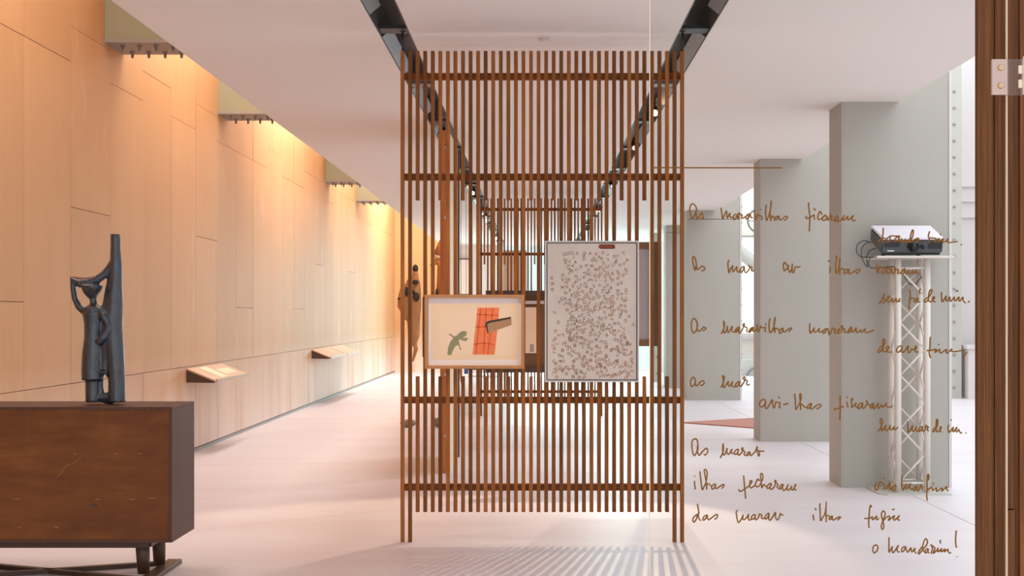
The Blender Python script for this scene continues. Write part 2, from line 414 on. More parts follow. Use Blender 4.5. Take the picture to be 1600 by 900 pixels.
spot(0.84, 12.8, False, 'unlit spotlight with added light in right channel, next behind the glaring one', (0.3, 11.0, 0), 110, (1, 0.93, 0.88), cone=110, blend=0.9)  # floor light added on an unlit fitting to brighten behind the screen
spot(0.84, 16.6, False, 'unlit spotlight with added light in right channel, midway along', (0.3, 15.5, 0), 110, (1, 0.93, 0.88), cone=110, blend=0.9)  # another added floor light, again on an unlit fitting
spot(0.84, 20.5, True, 'small lit spotlight far along the right channel')
spot(-0.77, 6.4, False, 'spotlight in left channel nearest the camera', (-0.45, 7.75, 1.15), 44, cone=34)
spot(-0.77, 11.8, False, 'unlit spotlight in left channel behind the front screen')
spot(-0.77, 15.2, False, 'spotlight in left channel, second behind the front screen', (-1.3, 16.4, 0.8), 35, cone=50)  # emits a spot aimed towards the carved figures
spot(-0.77, 17.5, True, 'small lit spotlight in left channel near the second screen')
spot(-0.77, 19.3, False, 'unlit spotlight in left channel just beyond the lit one')
spot(-0.77, 21.8, False, 'unlit spotlight in left channel, farthest back')
# wall washers in the left light well
def well_lamp(y, aim, power, cone, col=(1, 0.6, 0.3)):
    l = bpy.data.lights.new('well_lamp_light', 'SPOT'); l.energy = power; l.color = col; l.spot_size = math.radians(cone); l.spot_blend = 0.8; l.shadow_soft_size = 0.03
    o = bpy.data.objects.new('well_lamp_light', l); COL.objects.link(o); o.location = (-2.3, y, 4.4)
    o.rotation_euler = (Vector(aim) - o.location).to_track_quat('-Z', 'Y').to_euler()
well_lamp(12.6, (-3.03, 13.0, 0.9), 34, 22)
well_lamp(20.0, (-3.03, 20.6, 0.8), 34, 24)
well_lamp(22.3, (-2.3, 18.3, 0), 45, 30, (1, 0.75, 0.5))

# ------------------------------------------------------------------ slatted screens
slat_meshes = {}
def slat(parent, x, y, z0, z1):
    key = round(z1 - z0, 4)
    if key not in slat_meshes:
        bm = bmesh.new(); bx(bm, -0.0099, 0.0099, -0.014, 0.014, 0, z1 - z0)
        bmesh.ops.bevel(bm, geom=bm.edges, offset=0.0012, segments=1, affect='EDGES')
        o = obj('slat', bm, M['slat'], parent); slat_meshes[key] = o.data
    else:
        o = bpy.data.objects.new('slat', slat_meshes[key]); COL.objects.link(o); o.parent = parent
    o.location = (x, y, z0)
def screen(Y, label, rods=True, group='slatted timber screens'):
    t = thing('slatted_screen', label, 'screen', (0.03, Y, 0), group)
    pitch = 0.04003
    for i in range(38):
        x = -0.7405 + 0.025 + pitch * i - 0.03
        if i in (0, 1, 36, 37): slat(t, x, 0, 0.0, 2.60)
        elif i % 3 == 2: slat(t, x, 0, 1.81, 2.60); slat(t, x, 0, 0.16, 0.878)
        else: slat(t, x, 0, 0.16, 2.60)
    for z in (0.288, 0.751, 1.936, 2.47):
        box('rail', -0.715, 0.76, Y + 0.0145, Y + 0.045, z - 0.018, z + 0.018, M['rail'], t, bevel=0.002)
    for x in (-0.715, 0.768):
        bm = bmesh.new(); tube(bm, [(x - 0.03, 0.0, 2.60), (x - 0.03, 0.0, 2.705)], 0.0055, 8)
        tube(bm, [(x - 0.03, 0.0, 2.70), (x - 0.03, 0.0, 2.71)], 0.014, 8)
        obj('hanging_rod', bm, M['black'], t)
    return t
screen(7.8, 'tall open screen of brown timber slats at front centre, carrying two artworks')
screen(17.6, 'smaller-looking timber slat screen farther back, seen through the front one')

# ------------------------------------------------------------------ artworks on the front screen
def flat(name, pts, Y, m, parent, th=0.0004):
    l = parent.location if parent.parent is None else parent.location + parent.parent.location
    bm = bmesh.new(); poly(bm, [(p[0] - l.x, Y - l.y, p[1] - l.z) for p in pts], th); return obj(name, bm, m, parent)
YA = 7.735
def A(cx, cy):   # crop coordinates of the print -> x, z
    v = px(655 + cx / 6.669, 450 + cy / 6.669, YA); return (v.x, v.z)
x0, z1 = A(60, 70); x1, z0 = A(1095, 840)
art = thing('framed_print', 'oak framed print of orange grid, comb and green silhouette on screen', 'picture', ((x0 + x1) / 2, YA, z0), 'artworks on the front screen')
fw = 0.016
YF = YA - 0.03
box('frame_side', x0, x0 + fw, YF, YA + 0.04, z0, z1, M['artframe'], art, 0.001); box('frame_side', x1 - fw, x1, YF, YA + 0.04, z0, z1, M['artframe'], art, 0.001)
box('frame_rail', x0 + fw, x1 - fw, YF, YA + 0.04, z0, z0 + fw, M['artframe'], art, 0.001); box('frame_rail', x0 + fw, x1 - fw, YF, YA + 0.04, z1 - fw, z1, M['artframe'], art, 0.001)
box('mount', x0 + fw, x1 - fw, YA + 0.002, YA + 0.038, z0 + fw, z1 - fw, M['mount'], art)
box('batten', x0 - 0.016, x0 + 0.02, YA + 0.028, YA + 0.05, z0 + 0.05, z1 - 0.02, M['darkwood'], art) if False else None
sh = flat('sheet', [A(124, 745), A(1035, 745), A(1035, 165), A(124, 165)], YA + 0.001, M['paper'], art)
flat('plate_mark', [A(210, 698), A(962, 698), A(962, 208), A(210, 208)], YA + 0.0004, M['paper2'], sh)
flat('orange_shape', [A(556, 694), A(785, 694), A(800, 560), A(826, 330), A(833, 205), A(608, 205), A(590, 380), A(570, 560)], YA - 0.0002, M['orange'], sh)
def stripe(a, b, w):
    a = Vector(A(*a)); b = Vector(A(*b)); n = Vector((-(b - a).y, (b - a).x)).normalized() * w
    return [tuple(a - n), tuple(b - n), tuple(b + n), tuple(a + n)]
for pa, pb in (((590, 690), (640, 215)), ((670, 690), (698, 210)), ((715, 690), (768, 210)), ((598, 276), (822, 286)), ((588, 408), (812, 396)), ((566, 588), (660, 572)), ((660, 572), (780, 588))):
    flat('orange_line', stripe(pa, pb, 0.0027), YA - 0.0006, M['orange2'], sh)
# comb
flat('comb_fill', [A(708, 380), A(730, 366), A(957, 318), A(958, 385), A(724, 470)], YA - 0.0008, M['comb2'], sh)
flat('comb_spine', [A(690, 380), A(700, 352), A(725, 342), A(955, 300), A(957, 320), A(730, 366), A(708, 380), A(722, 470), A(712, 474)], YA - 0.001, M['comb'], sh)
for k in range(17):
    t_ = k / 16; xa = 716 + 240 * t_
    flat('comb_tooth', stripe((xa, 372 - 50 * t_), (xa + 4 + 6 * math.sin(k * 2.1) , 468 - 78 * t_ - 3 * (k % 3)), 0.0006), YA - 0.0010, M['comb'], sh)
# green silhouette
flat('green_shape', [A(295, 698), A(335, 698), A(352, 650), A(372, 612), A(400, 592), A(415, 610), A(425, 642), A(440, 640), A(438, 628), A(428, 620), A(418, 575), A(412, 545), A(420, 532), A(450, 548), A(480, 553), A(500, 545), A(505, 515), A(480, 520), A(450, 524), A(470, 508), A(500, 490), A(485, 482), A(503, 462), A(470, 447), A(440, 452), A(415, 470), A(400, 490), A(370, 505), A(345, 492), A(330, 478), A(308, 478), A(312, 490), A(335, 500), A(355, 520), A(325, 560), A(305, 610), A(296, 660)], YA - 0.0002, M['sage'], sh)
# wooden batten behind the frame
bp_ = px(659.5, 463, 7.75)
box('batten', bp_.x, bp_.x + 0.03, YA + 0.0405, YA + 0.05, z0 + 0.06, z1 - 0.012, M['darkwood'], art)

YB = 7.74
def B(cx, cy):
    v = px(850 + cx / 3.913, 370 + cy / 3.913, YB); return (v.x, v.z)
x0, z1 = B(5, 25); x1, z0 = B(580, 888)
art2 = thing('lettered_artwork', 'pale metal framed panel scattered with hundreds of small brown letters', 'picture', ((x0 + x1) / 2, YB, z0), 'artworks on the front screen')
YF = YB - 0.02; fw = 0.009
box('frame_side', x0, x0 + fw, YF, YB + 0.03, z0, z1, M['alu'], art2, 0.001); box('frame_side', x1 - fw, x1, YF, YB + 0.03, z0, z1, M['alu'], art2, 0.001)
box('frame_rail', x0 + fw, x1 - fw, YF, YB + 0.03, z0, z0 + fw, M['alu'], art2, 0.001); box('frame_rail', x0 + fw, x1 - fw, YF, YB + 0.03, z1 - fw, z1, M['alu'], art2, 0.001)
box('groove', x0 + fw, x1 - fw, YB + 0.004, YB + 0.015, z0 + fw, z1 - fw, M['groove'], art2)
hx0, hz0 = B(333, 75); hx1, hz1 = B(435, 46)
g = 0.005
pa = (x0 + fw + g, x1 - fw - g, z0 + fw + g, z1 - fw - g)
bm = bmesh.new()
# panel plate with a rounded handle slot: build the four bands round the slot and the slot lining
yy0, yy1 = YB - 0.010, YB + 0.0035
L = art2.location
def slotpts(inf=0.0):
    r = (hz1 - hz0) / 2; cz = (hz0 + hz1) / 2; out = []
    for k in range(9): a = math.pi / 2 + math.pi * k / 8; out.append((hx0 + r + r * math.cos(a), cz + r * math.sin(a)))
    for k in range(9): a = -math.pi / 2 + math.pi * k / 8; out.append((hx1 - r + r * math.cos(a), cz + r * math.sin(a)))
    return out
sp = slotpts()
outer = []
for p in sp:   # each slot point is paired with a point on the small rectangle round it
    ang = math.atan2(p[1] - (hz0 + hz1) / 2, (p[0] - (hx0 + hx1) / 2) * (hz1 - hz0) / (hx1 - hx0))
    c, s = math.cos(ang), math.sin(ang); k = 1 / max(abs(c), abs(s))
    outer.append(((hx0 + hx1) / 2 + c * k * ((hx1 - hx0) / 2 + 0.004), (hz0 + hz1) / 2 + s * k * ((hz1 - hz0) / 2 + 0.004)))
qx0, qx1, qz0, qz1 = min(p[0] for p in outer), max(p[0] for p in outer), min(p[1] for p in outer), max(p[1] for p in outer)
def bl(a, b, c, d): bx(bm, a - L.x, b - L.x, yy0 - L.y, yy1 - L.y, c - L.z, d - L.z)
bl(pa[0], pa[1], pa[2], qz0); bl(pa[0], pa[1], qz1, pa[3]); bl(pa[0], qx0, qz0, qz1); bl(qx1, pa[1], qz0, qz1)
n = len(sp)
vi = [bm.verts.new((p[0] - L.x, yy0 - L.y, p[1] - L.z)) for p in sp]; vo = [bm.verts.new((p[0] - L.x, yy0 - L.y, p[1] - L.z)) for p in outer]
vb = [bm.verts.new((p[0] - L.x, yy1 - L.y, p[1] - L.z)) for p in sp]
for i in range(n):
    j = (i + 1) % n
    bm.faces.new((vi[i], vi[j], vo[j], vo[i])); bm.faces.new((vi[i], vb[i], vb[j], vi[j]))
obj('panel', bm, M['panel'], art2)
box('handle_slot', hx0 - 0.004, hx1 + 0.004, YB + 0.0036, YB + 0.0039, hz0 - 0.004, hz1 + 0.004, M['slot'], art2)
GL = {'A': [[(0, 0), (.5, 1), (1, 0)], [(.2, .4), (.8, .4)]], 'B': [[(0, 0), (0, 1), (.8, .95), (.8, .6), (0, .5), (.95, .4), (.9, .05), (0, 0)]],
      'C': [[(1, .85), (.5, 1), (.05, .65), (.05, .35), (.5, 0), (1, .15)]], 'D': [[(0, 0), (0, 1), (.7, .9), (1, .5), (.7, .1), (0, 0)]],
      'H': [[(0, 0), (0, 1)], [(1, 0), (1, 1)], [(0, .5), (1, .5)]], 'M': [[(0, 0), (.05, 1), (.5, .3), (.95, 1), (1, 0)]],
      'N': [[(0, 0), (0, 1), (1, 0), (1, 1)]], 'O': [[(.5, 1), (.05, .7), (.05, .3), (.5, 0), (.95, .3), (.95, .7), (.5, 1)]],
      'S': [[(.95, .85), (.5, 1), (.05, .75), (.9, .3), (.5, 0), (.05, .15)]], 'P': [[(0, 0), (0, 1), (.9, .9), (.9, .55), (0, .45)]],
      'Y': [[(0, 1), (.5, .5), (1, 1)], [(.5, .5), (.5, 0)]], 'E': [[(1, 1), (0, 1), (0, 0), (1, 0)], [(0, .5), (.8, .5)]],
      'J': [[(.8, 1), (.8, .2), (.4, 0), (.05, .2)]], 'U': [[(0, 1), (0, .2), (.5, 0), (1, .2), (1, 1)]], 'F': [[(0, 0), (0, 1), (1, 1)], [(0, .5), (.7, .5)]]}
letters = []
def put(cx, cy, ch, rot, s=1.0): letters.append((cx, cy, ch, rot, s))
for cx, cy, ch in ((48, 252, 'A'), (53, 286, 'B'), (52, 322, 'O'), (98, 402, 'F'), (64, 462, 'N'), (88, 522, 'O'), (62, 830, 'H'), (60, 760, 'C'), (98, 796, 'O'),
                   (348, 852, 'H'), (368, 846, 'O'), (390, 846, 'M'), (434, 842, 'B'), (454, 842, 'H'), (538, 820, 'H'), (544, 537, 'A'), (486, 98, 'C'), (520, 487, 'O'),
                   (124, 108, 'C'), (140, 104, 'C'), (157, 102, 'C'), (175, 100, 'C'), (60, 634, 'H'), (56, 664, 'H'), (194, 816, 'H'), (138, 836, 'O'), (482, 830, 'P')):
    put(cx, cy, ch, R.uniform(-0.25, 0.25))
R2 = random.Random(21)
tries = 0
while len(letters) < 410 and tries < 60000:
    tries += 1
    cy = R2.uniform(95, 862)
    lo = 110 if cy < 560 else 58; hi = 515 if cy < 620 else 540
    cx = R2.uniform(lo, hi)
    if 420 < cy < 560 and cx < 135: continue
    cen = 1 - abs(cx - 310) / 420
    if R2.random() > (0.5 + 0.5 * cen) * (0.75 if cy < 340 else 1): continue
    if any((cx - a) ** 2 + (cy - b) ** 2 < (14.6 if cy > 380 else 15.6) ** 2 for a, b, _, _, _ in letters): continue
    pool = 'CCCOOADDUJSNMHA' if cy < 330 else ('CCOOSAJUYEPDMVH'.replace('V', 'A') if cy < 600 else 'HHBBOOCSNJDMBH')
    put(cx, cy, R2.choice(pool), R2.uniform(-1.3, 1.3) if R2.random() < 0.6 else R2.uniform(-0.3, 0.3), R2.uniform(0.82, 1.05))
bm = bmesh.new()
for cx, cy, ch, rot, s in letters:
    c = Vector(B(cx, cy)); h = 0.0158 * s; w = 0.0128 * s; cr, sr = math.cos(rot), math.sin(rot); mi = 1 if R2.random() < 0.35 else 0
    def T(p):
        u, v = (p[0] - .5) * w, (p[1] - .5) * h; return Vector((c.x + u * cr - v * sr, c.y + u * sr + v * cr))
    for st in GL[ch]:
        q = [T(p) for p in st]
        for a, b in zip(q[:-1], q[1:]):
            d = (b - a).normalized() * 0.00108; nn = Vector((-d.y, d.x))
            pts = [a - d - nn, b + d - nn, b + d + nn, a - d + nn]
            vs = [bm.verts.new((p.x - L.x, yy0 - 0.0012 - L.y, p.y - L.z)) for p in pts]; ve = [bm.verts.new((p.x - L.x, yy0 - L.y + 0.0002, p.y - L.z)) for p in pts]
            f = bm.faces.new(vs); f.material_index = mi
            for i in range(4): f = bm.faces.new((vs[i], ve[i], ve[(i + 1) % 4], vs[(i + 1) % 4])); f.material_index = mi
lt = obj('letters', bm, [M['letter'], M['letter2']], art2); lt['kind'] = 'stuff'

# ------------------------------------------------------------------ things between the screens
# upright timber board panel on the left
t = thing('timber_partition', 'tall orange-brown timber partition standing edge-on behind the front screen', 'panel', (-0.70, 11.8, 0))
box('front_board', -0.742, -0.668, 11.2, 11.24, 0, 2.61, M['board'], t, 0.002)
box('side_board', -0.734, -0.676, 11.241, 12.46, 0.0, 2.61, M['beige'], t)
box('rear_board', -0.742, -0.662, 12.461, 12.50, 0, 2.61, M['darkwood'], t)
for z in (2.48, 1.945, 0.75, 0.285):
    bm = bmesh.new(); tube(bm, [(0, 0, 0), (0, -0.006, 0)], [0.013, 0.010], 12); o = obj('bolt', bm, M['alu'], t); o.location = (-0.0, -0.6, z)
# grey framed picture right of the letter panel
Y = 10.2
a = px(930, 378, Y); b = px(1033, 541, Y)
t = thing('framed_picture', 'brown framed grey picture hung edge to edge behind the letter panel', 'picture', ((a.x + b.x) / 2, Y, b.z))
box('frame_rail', a.x, b.x, Y, Y + 0.05, a.z - 0.05, a.z, M['frame2'], t); box('frame_rail', a.x, b.x, Y, Y + 0.05, b.z, b.z + 0.045, M['frame2'], t)
box('frame_side', b.x - 0.072, b.x, Y - 0.01, Y + 0.06, b.z, a.z, M['darkwood'], t); box('frame_side', a.x, a.x + 0.05, Y - 0.005, Y + 0.055, b.z, a.z, M['frame2'], t)
box('canvas', a.x + 0.05, b.x - 0.072, Y + 0.012, Y + 0.03, b.z + 0.045, a.z - 0.05, M['greyart'], t)
for xx in (a.x + 0.02, 0.80):
    bm = bmesh.new(); tube(bm, [(xx - t.location.x, 0.03, a.z - b.z), (xx - t.location.x, 0.03, CEIL - b.z + (0.02 if xx > 0.7 else 0))], 0.003, 6); obj('hanging_wire', bm, M['rod'], t)
# display frame on the second screen
Y = 17.5
a = px(759, 454, Y); b = px(905, 582, Y)
t = thing('display_case', 'brown timber display case with pale sheets on the rear screen', 'case', ((a.x + b.x) / 2, Y, b.z))
box('top_rail', a.x, b.x, Y - 0.03, Y + 0.075, a.z - 0.07, a.z, M['darkwood'], t); box('bottom_rail', a.x, b.x, Y - 0.03, Y + 0.075, b.z, b.z + 0.06, M['darkwood'], t)
box('side', a.x, a.x + 0.05, Y - 0.03, Y + 0.075, b.z + 0.06, a.z - 0.07, M['darkwood'], t); box('side', b.x - 0.05, b.x, Y - 0.03, Y + 0.075, b.z + 0.06, a.z - 0.07, M['darkwood'], t)
box('back_board', a.x + 0.05, b.x - 0.05, Y + 0.05, Y + 0.07, b.z + 0.06, a.z - 0.07, M['frame2'], t)
c = px(765, 470, Y); d = px(852, 475, Y); box('light_strip', c.x, b.x - 0.06, Y - 0.0, Y + 0.04, d.z, c.z, M['alu'], t)
c = px(768, 480, Y); d = px(838, 552, Y); s_ = box('sheet', c.x, d.x, Y + 0.03, Y + 0.045, d.z, c.z, M['paper'], t)
c = px(828, 538, Y); d = px(834, 550, Y); box('grey_print', c.x, d.x, Y + 0.026, Y + 0.0295, d.z, c.z, M['greyart'], t)
# beige hanging panel beyond
a = px(786, 391, 22.0); b = px(823, 457, 22.0)
t = thing('display_board', 'plain beige display board standing before the bright far window', 'board', ((a.x + b.x) / 2, 22, 0))
box('board', a.x, b.x, 22.0, 22.03, b.z - 0.3, a.z, M['beige'], t)
for xx in (a.x + 0.02, b.x - 0.05): box('leg', xx, xx + 0.03, 22.03, 22.06, 0, a.z - 0.1, M['beige'], t)
# small framed picture on the end wall
a = px(713, 403, 31.16); b = px(736, 462, 31.16)
t = thing('framed_picture', 'small pale framed picture on the far end wall, left of window', 'picture', ((a.x + b.x) / 2, 31.17, b.z))
box('frame', a.x, b.x, 31.15, 31.199, b.z, a.z, M['steel2'], t, 0.004); box('sheet', a.x + 0.04, b.x - 0.04, 31.14, 31.149, b.z + 0.04, a.z - 0.04, M['mount'], t)
# navy bench near the end window and the orange and blue leaning boards
t = thing('low_bench', 'low navy bench in front of the far end window', 'bench', (-0.95, 29.2, 0))
box('seat', -1.4, -0.55, 29.0, 29.45, 0.13, 0.24, M['navy'], t, 0.01)
for xx in (-1.36, -0.63): box('leg', xx, xx + 0.05, 29.1, 29.35, 0, 0.13, M['darkwood'], t)
t = thing('paddle', 'slim orange wooden paddle hanging behind the framed print', 'paddle', (-0.66, 14.2, 0))
f_ = px(722, 606, 14.2)
bm = bmesh.new(); tube(bm, [(-0.065, 0, f_.z), (-0.075, 0, f_.z + 0.06), (-0.085, 0, f_.z + 0.25), (-0.08, 0, f_.z + 0.5)], [(0.004, 0.004), (0.006, 0.014), (0.008, 0.02), (0.006, 0.008)], 10); obj('blade', bm, M['carve2'], t, smooth=True)
bm = bmesh.new(); tube(bm, [(-0.08, 0, f_.z + 0.5), (-0.08, 0, CEIL + 0.179)], 0.0025, 6); obj('hanging_wire', bm, M['rod'], t)
t = thing('blue_board', 'narrow blue board just right of the orange paddle', 'board', (-0.68, 14.6, 0))
box('board', -0.728, -0.69, 14.6, 14.62, 0.62, 1.1, M['blue'], t); box('hanging_wire', -0.711, -0.707, 14.608, 14.612, 1.1, CEIL + 0.179, M['rod'], t)

# carved figures on rods -----------------------------------------------------
def remesh(name, bm, m, parent, vox, disp=0, sm=4):
    o = obj(name, bm, m, parent)
    r = o.modifiers.new('remesh', 'REMESH'); r.mode = 'VOXEL'; r.voxel_size = vox; r.use_smooth_shade = True
    s = o.modifiers.new('smooth', 'SMOOTH'); s.factor = 0.5; s.iterations = sm
    return o
D = 15.8; s = D / F
t = thing('carved_figure', 'hanging spotted wooden figure with black head by left slats', 'sculpture', (px(640, 0, D).x, D, 0), 'carved figures on rods')
def Q(x, y, dy=0): v = px(x, y, D); return (v.x - t.location.x, dy, v.z)
bm = bmesh.new()
tube(bm, [Q(649, 424), Q(649, 433), Q(649, 442), Q(648, 456), Q(647, 475), Q(646, 500), Q(647, 525), Q(646, 540)], [0.03, 0.035, 0.055, 0.07, 0.078, 0.072, 0.06, 0.03], 14)
tube(bm, [Q(641, 437), Q(636, 455), Q(635, 480), Q(637, 500)], [0.03, 0.05, 0.05, 0.03], 12)
tube(bm, [Q(630, 442, .03), Q(626, 462, .03), Q(625, 478, .03), Q(630, 490, .03)], [0.018, 0.03, 0.035, 0.02], 12)
tube(bm, [Q(646, 530), Q(650, 545), Q(645, 565)], [0.03, 0.025, 0.012], 10)
tube(bm, [Q(630, 470, .02), Q(640, 470, 0)], 0.03, 10)
remesh('torso', bm, M['carve'], t, 0.008)
bm = bmesh.new(); bmesh.ops.create_uvsphere(bm, u_segments=16, v_segments=10, radius=1)
o = obj('head', bm, M['patch'], t, smooth=True); o.scale = (0.032, 0.035, 0.046); o.location = Q(649, 420)
for (x, y, rx, rz) in ((650, 441, .03, .022), (651, 464, .032, .042), (636, 456, .02, .045), (646, 456, .018, .018), (625, 467, .02, .01)):
    bm = bmesh.new(); bmesh.ops.create_uvsphere(bm, u_segments=14, v_segments=8, radius=1)
    o = obj('black_patch', bm, M['patch'], t, smooth=True); o.scale = (rx * 1.2, 0.035, rz * 1.2); o.location = Q(x, y, -0.064)
bm = bmesh.new(); tube(bm, [Q(638, 660), Q(638, 500)], 0.004, 6); obj('rod', bm, M['rod'], t)
bm = bmesh.new(); bmesh.ops.create_icosphere(bm, subdivisions=2, radius=1)
for v in bm.verts: v.co *= 1 + R.uniform(-0.12, 0.12)
o = obj('stone_base', bm, M['stone'], t, smooth=True); q = Q(638, 0); o.scale = (0.085, 0.07, 0.045); o.location = (q[0], 0, 0.042)
t = thing('carved_figure', 'orange wooden figure with pointed cone hat beside timber partition', 'sculpture', (px(690, 0, D).x, D, 0), 'carved figures on rods')
bm = bmesh.new(); tube(bm, [Q(686, 408), Q(690, 414), Q(693, 430), Q(692, 460), Q(690, 480), Q(693, 510)], [0.02, 0.05, 0.07, 0.075, 0.07, 0.03], 14)
tube(bm, [Q(686, 402), Q(681, 410), Q(675, 414)], [0.03, 0.025, 0.02], 12); bmesh.ops.create_uvsphere(bm, u_segments=14, v_segments=8, radius=0.018, matrix=Matrix.Translation(Q(674, 414)))
remesh('body', bm, M['carve2'], t, 0.008)
bm = bmesh.new(); tube(bm, [Q(692, 369), Q(690, 375), Q(686, 399)], [0.004, 0.02, 0.065], 16); obj('cone_hat', bm, M['carve2'], t)
bm = bmesh.new(); tube(bm, [Q(686, 399.2), Q(686, 404)], [0.06, 0.035], 16); obj('collar', bm, M['cream'], t)
bm = bmesh.new(); bmesh.ops.create_uvsphere(bm, u_segments=14, v_segments=8, radius=1); o = obj('black_patch', bm, M['patch'], t, smooth=True); o.scale = (.018, .04, .05); o.location = Q(683, 458, -0.05)
bm = bmesh.new(); tube(bm, [Q(690, 655), Q(690, 500)], 0.004, 6); obj('rod', bm, M['rod'], t)
bm = bmesh.new(); bmesh.ops.create_icosphere(bm, subdivisions=2, radius=1)
for v in bm.verts: v.co *= 1 + R.uniform(-0.12, 0.12)
o = obj('stone_base', bm, M['stone'], t, smooth=True); q = Q(687, 0); o.scale = (0.09, 0.07, 0.055); o.location = (q[0], 0, 0.052)

# ------------------------------------------------------------------ wall shelves
def wall_shelf(y0, y1, label):
    t = thing('wall_shelf', label, 'shelf', (-3.0285, y0, 0.745), 'reading shelves on the plywood wall')
    w = 0.25; ztop, zf = 0.742, 0.64; X0 = -3.0275; X1 = X0 + w
    bm = bmesh.new()
    def pr(pts, ya, yb):
        a = [bm.verts.new((p[0] + 3.0285, ya - y0, p[1] - 0.745)) for p in pts]; b = [bm.verts.new((p[0] + 3.0285, yb - y0, p[1] - 0.745)) for p in pts]
        bm.faces.new(a); bm.faces.new(b[::-1])
        for i in range(len(a)): bm.faces.new((a[i], b[i], b[(i + 1) % len(a)], a[(i + 1) % len(a)]))
    pr([(X0, ztop), (X1, zf), (X1, zf - 0.014), (X0, ztop - 0.014)], y0, y1); obj('top_board', bm, M['shelfface'], t)
    bm = bmesh.new(); pr([(X1 + 0.001, zf + 0.014), (X1 + 0.014, zf + 0.010), (X1 + 0.014, zf - 0.018), (X1 + 0.001, zf - 0.014)], y0, y1); obj('lip', bm, M['shelfface'], t)
    for ya in (y0 + 0.001, y1 - 0.021):
        bm = bmesh.new(); pr([(X0, ztop - 0.015), (X1 - 0.01, zf - 0.012), (X1 - 0.01, zf - 0.022), (X0 + 0.005, 0.622), (X0, 0.622)], ya, ya + 0.02); obj('bracket', bm, M['darkwood'], t)
    return t
wall_shelf(12.7, 14.12, 'tilted wooden reading shelf nearest the sideboard, on plywood wall')
wall_shelf(19.75, 21.33, 'tilted wooden reading shelf, left one of the far pair')
wall_shelf(21.4, 22.85, 'tilted wooden reading shelf, right one of the far pair')
def sheet_on(y0, y1, u0, u1, label, lift=0.0015, g='sheets on the near reading shelf'):
    bm = bmesh.new(); X0 = -3.0275
    def P3(u, y): return (X0 + 0.25 * u, y, 0.742 - 0.102 * u + lift)
    vs = [bm.verts.new(P3(u, y)) for u, y in ((u0, y0), (u1, y0), (u1, y1), (u0, y1))]; vt = [bm.verts.new((v.co.x, v.co.y, v.co.z + 0.0015)) for v in vs]
    bm.faces.new(vs); bm.faces.new(vt)
    for i in range(4): bm.faces.new((vs[i], vs[(i + 1) % 4], vt[(i + 1) % 4], vt[i]))
    return tag(obj('paper_sheet', bm, M['shelfpaper']), label, 'paper', g)
sheet_on(13.05, 13.35, 0.08, 0.9, 'cream sheet lying on the near reading shelf, left of two')
sheet_on(13.42, 13.95, 0.35, 0.75, 'cream sheet lying on the near reading shelf, right of two')

# ------------------------------------------------------------------ sideboard
t = thing('sideboard', 'dark sideboard seen from its worn plywood back, lower left', 'sideboard', (-2.3, 6.82, 0))
X0, X1, Y0, Y1, Z0, Z1 = -2.95, -1.642, 6.61, 7.04, 0.18, 0.79
th = 0.012
box('top', X0, X1, Y0, Y1, Z1 - th, Z1, M['side'], t, 0.001); box('bottom', X0, X1, Y0, Y1, Z0, Z0 + th, M['side'], t, 0.001)
box('side', X1 - th, X1, Y0, Y1, Z0 + th, Z1 - th, M['side'], t); box('side', X0, X0 + th, Y0, Y1, Z0 + th, Z1 - th, M['side'], t)
box('back_panel', X0 + th, X1 - th, Y0 + 0.006, Y0 + 0.016, Z0 + th, Z1 - th, M['back'], t)
box('frame_rail', X0 + 0.1, -1.775, 6.70, 6.73, 0.142, 0.18, M['darkwood'], t, 0.002); box('frame_rail', X0 + 0.1, -1.775, 6.93, 6.96, 0.142, 0.18, M['darkwood'], t, 0.002)
box('frame_rail', -1.80, -1.765, 6.73, 6.93, 0.142, 0.18, M['darkwood'], t, 0.002)
for (xx, yy, lean) in ((-1.81, 6.74, 1), (-1.80, 6.985, 1), (X0 + 0.2, 6.74, -1), (X0 + 0.2, 6.985, -1)):
    bm = bmesh.new(); tube(bm, [(0.0, 0, 0.16), (0.006 * lean, 0, 0.0)], [0.034, 0.027], 20); o = obj('leg', bm, M['darkwood'], t); o.location = (xx + 2.3, yy - 6.82, 0.02)
box('runner', -1.79, -1.722, 6.60, 7.13, 0.0, 0.022, M['darkwood'], t, 0.003); box('runner', X0 + 0.12, X0 + 0.19, 6.60, 7.13, 0.0, 0.022, M['darkwood'], t, 0.003)
def bar(name, p, q, w, z0, z1, m, parent):
    p, q = Vector(p), Vector(q); d = (q - p).normalized() * 0; n = Vector((-(q - p).y, (q - p).x)).normalized() * w / 2
    bm = bmesh.new(); l = parent.location
    pts = [p - n, q - n, q + n, p + n]; a = [bm.verts.new((v.x - l.x, v.y - l.y, z0)) for v in pts]; b = [bm.verts.new((v.x - l.x, v.y - l.y, z1)) for v in pts]
    bm.faces.new(a); bm.faces.new(b)
    for i in range(4): bm.faces.new((a[i], a[(i + 1) % 4], b[(i + 1) % 4], b[i]))
    return obj(name, bm, m, parent)
bar('cross_brace', (-1.792, 6.64), (X0 + 0.19, 7.08), 0.035, 0.0, 0.02, M['darkwood'], t); bar('cross_brace', (-1.792, 7.08), (X0 + 0.19, 6.64), 0.035, 0.0, 0.02, M['darkwood'], t)
for (cx, cy, w) in ((146, 788.5, 13),):
    v = px(cx - w / 2, cy, Y0); v2 = px(cx + w / 2, cy + 2, Y0); box('dark_slot', v.x, v2.x, Y0 + 0.0045, Y0 + 0.006, v2.z, v.z, M['black'], t)
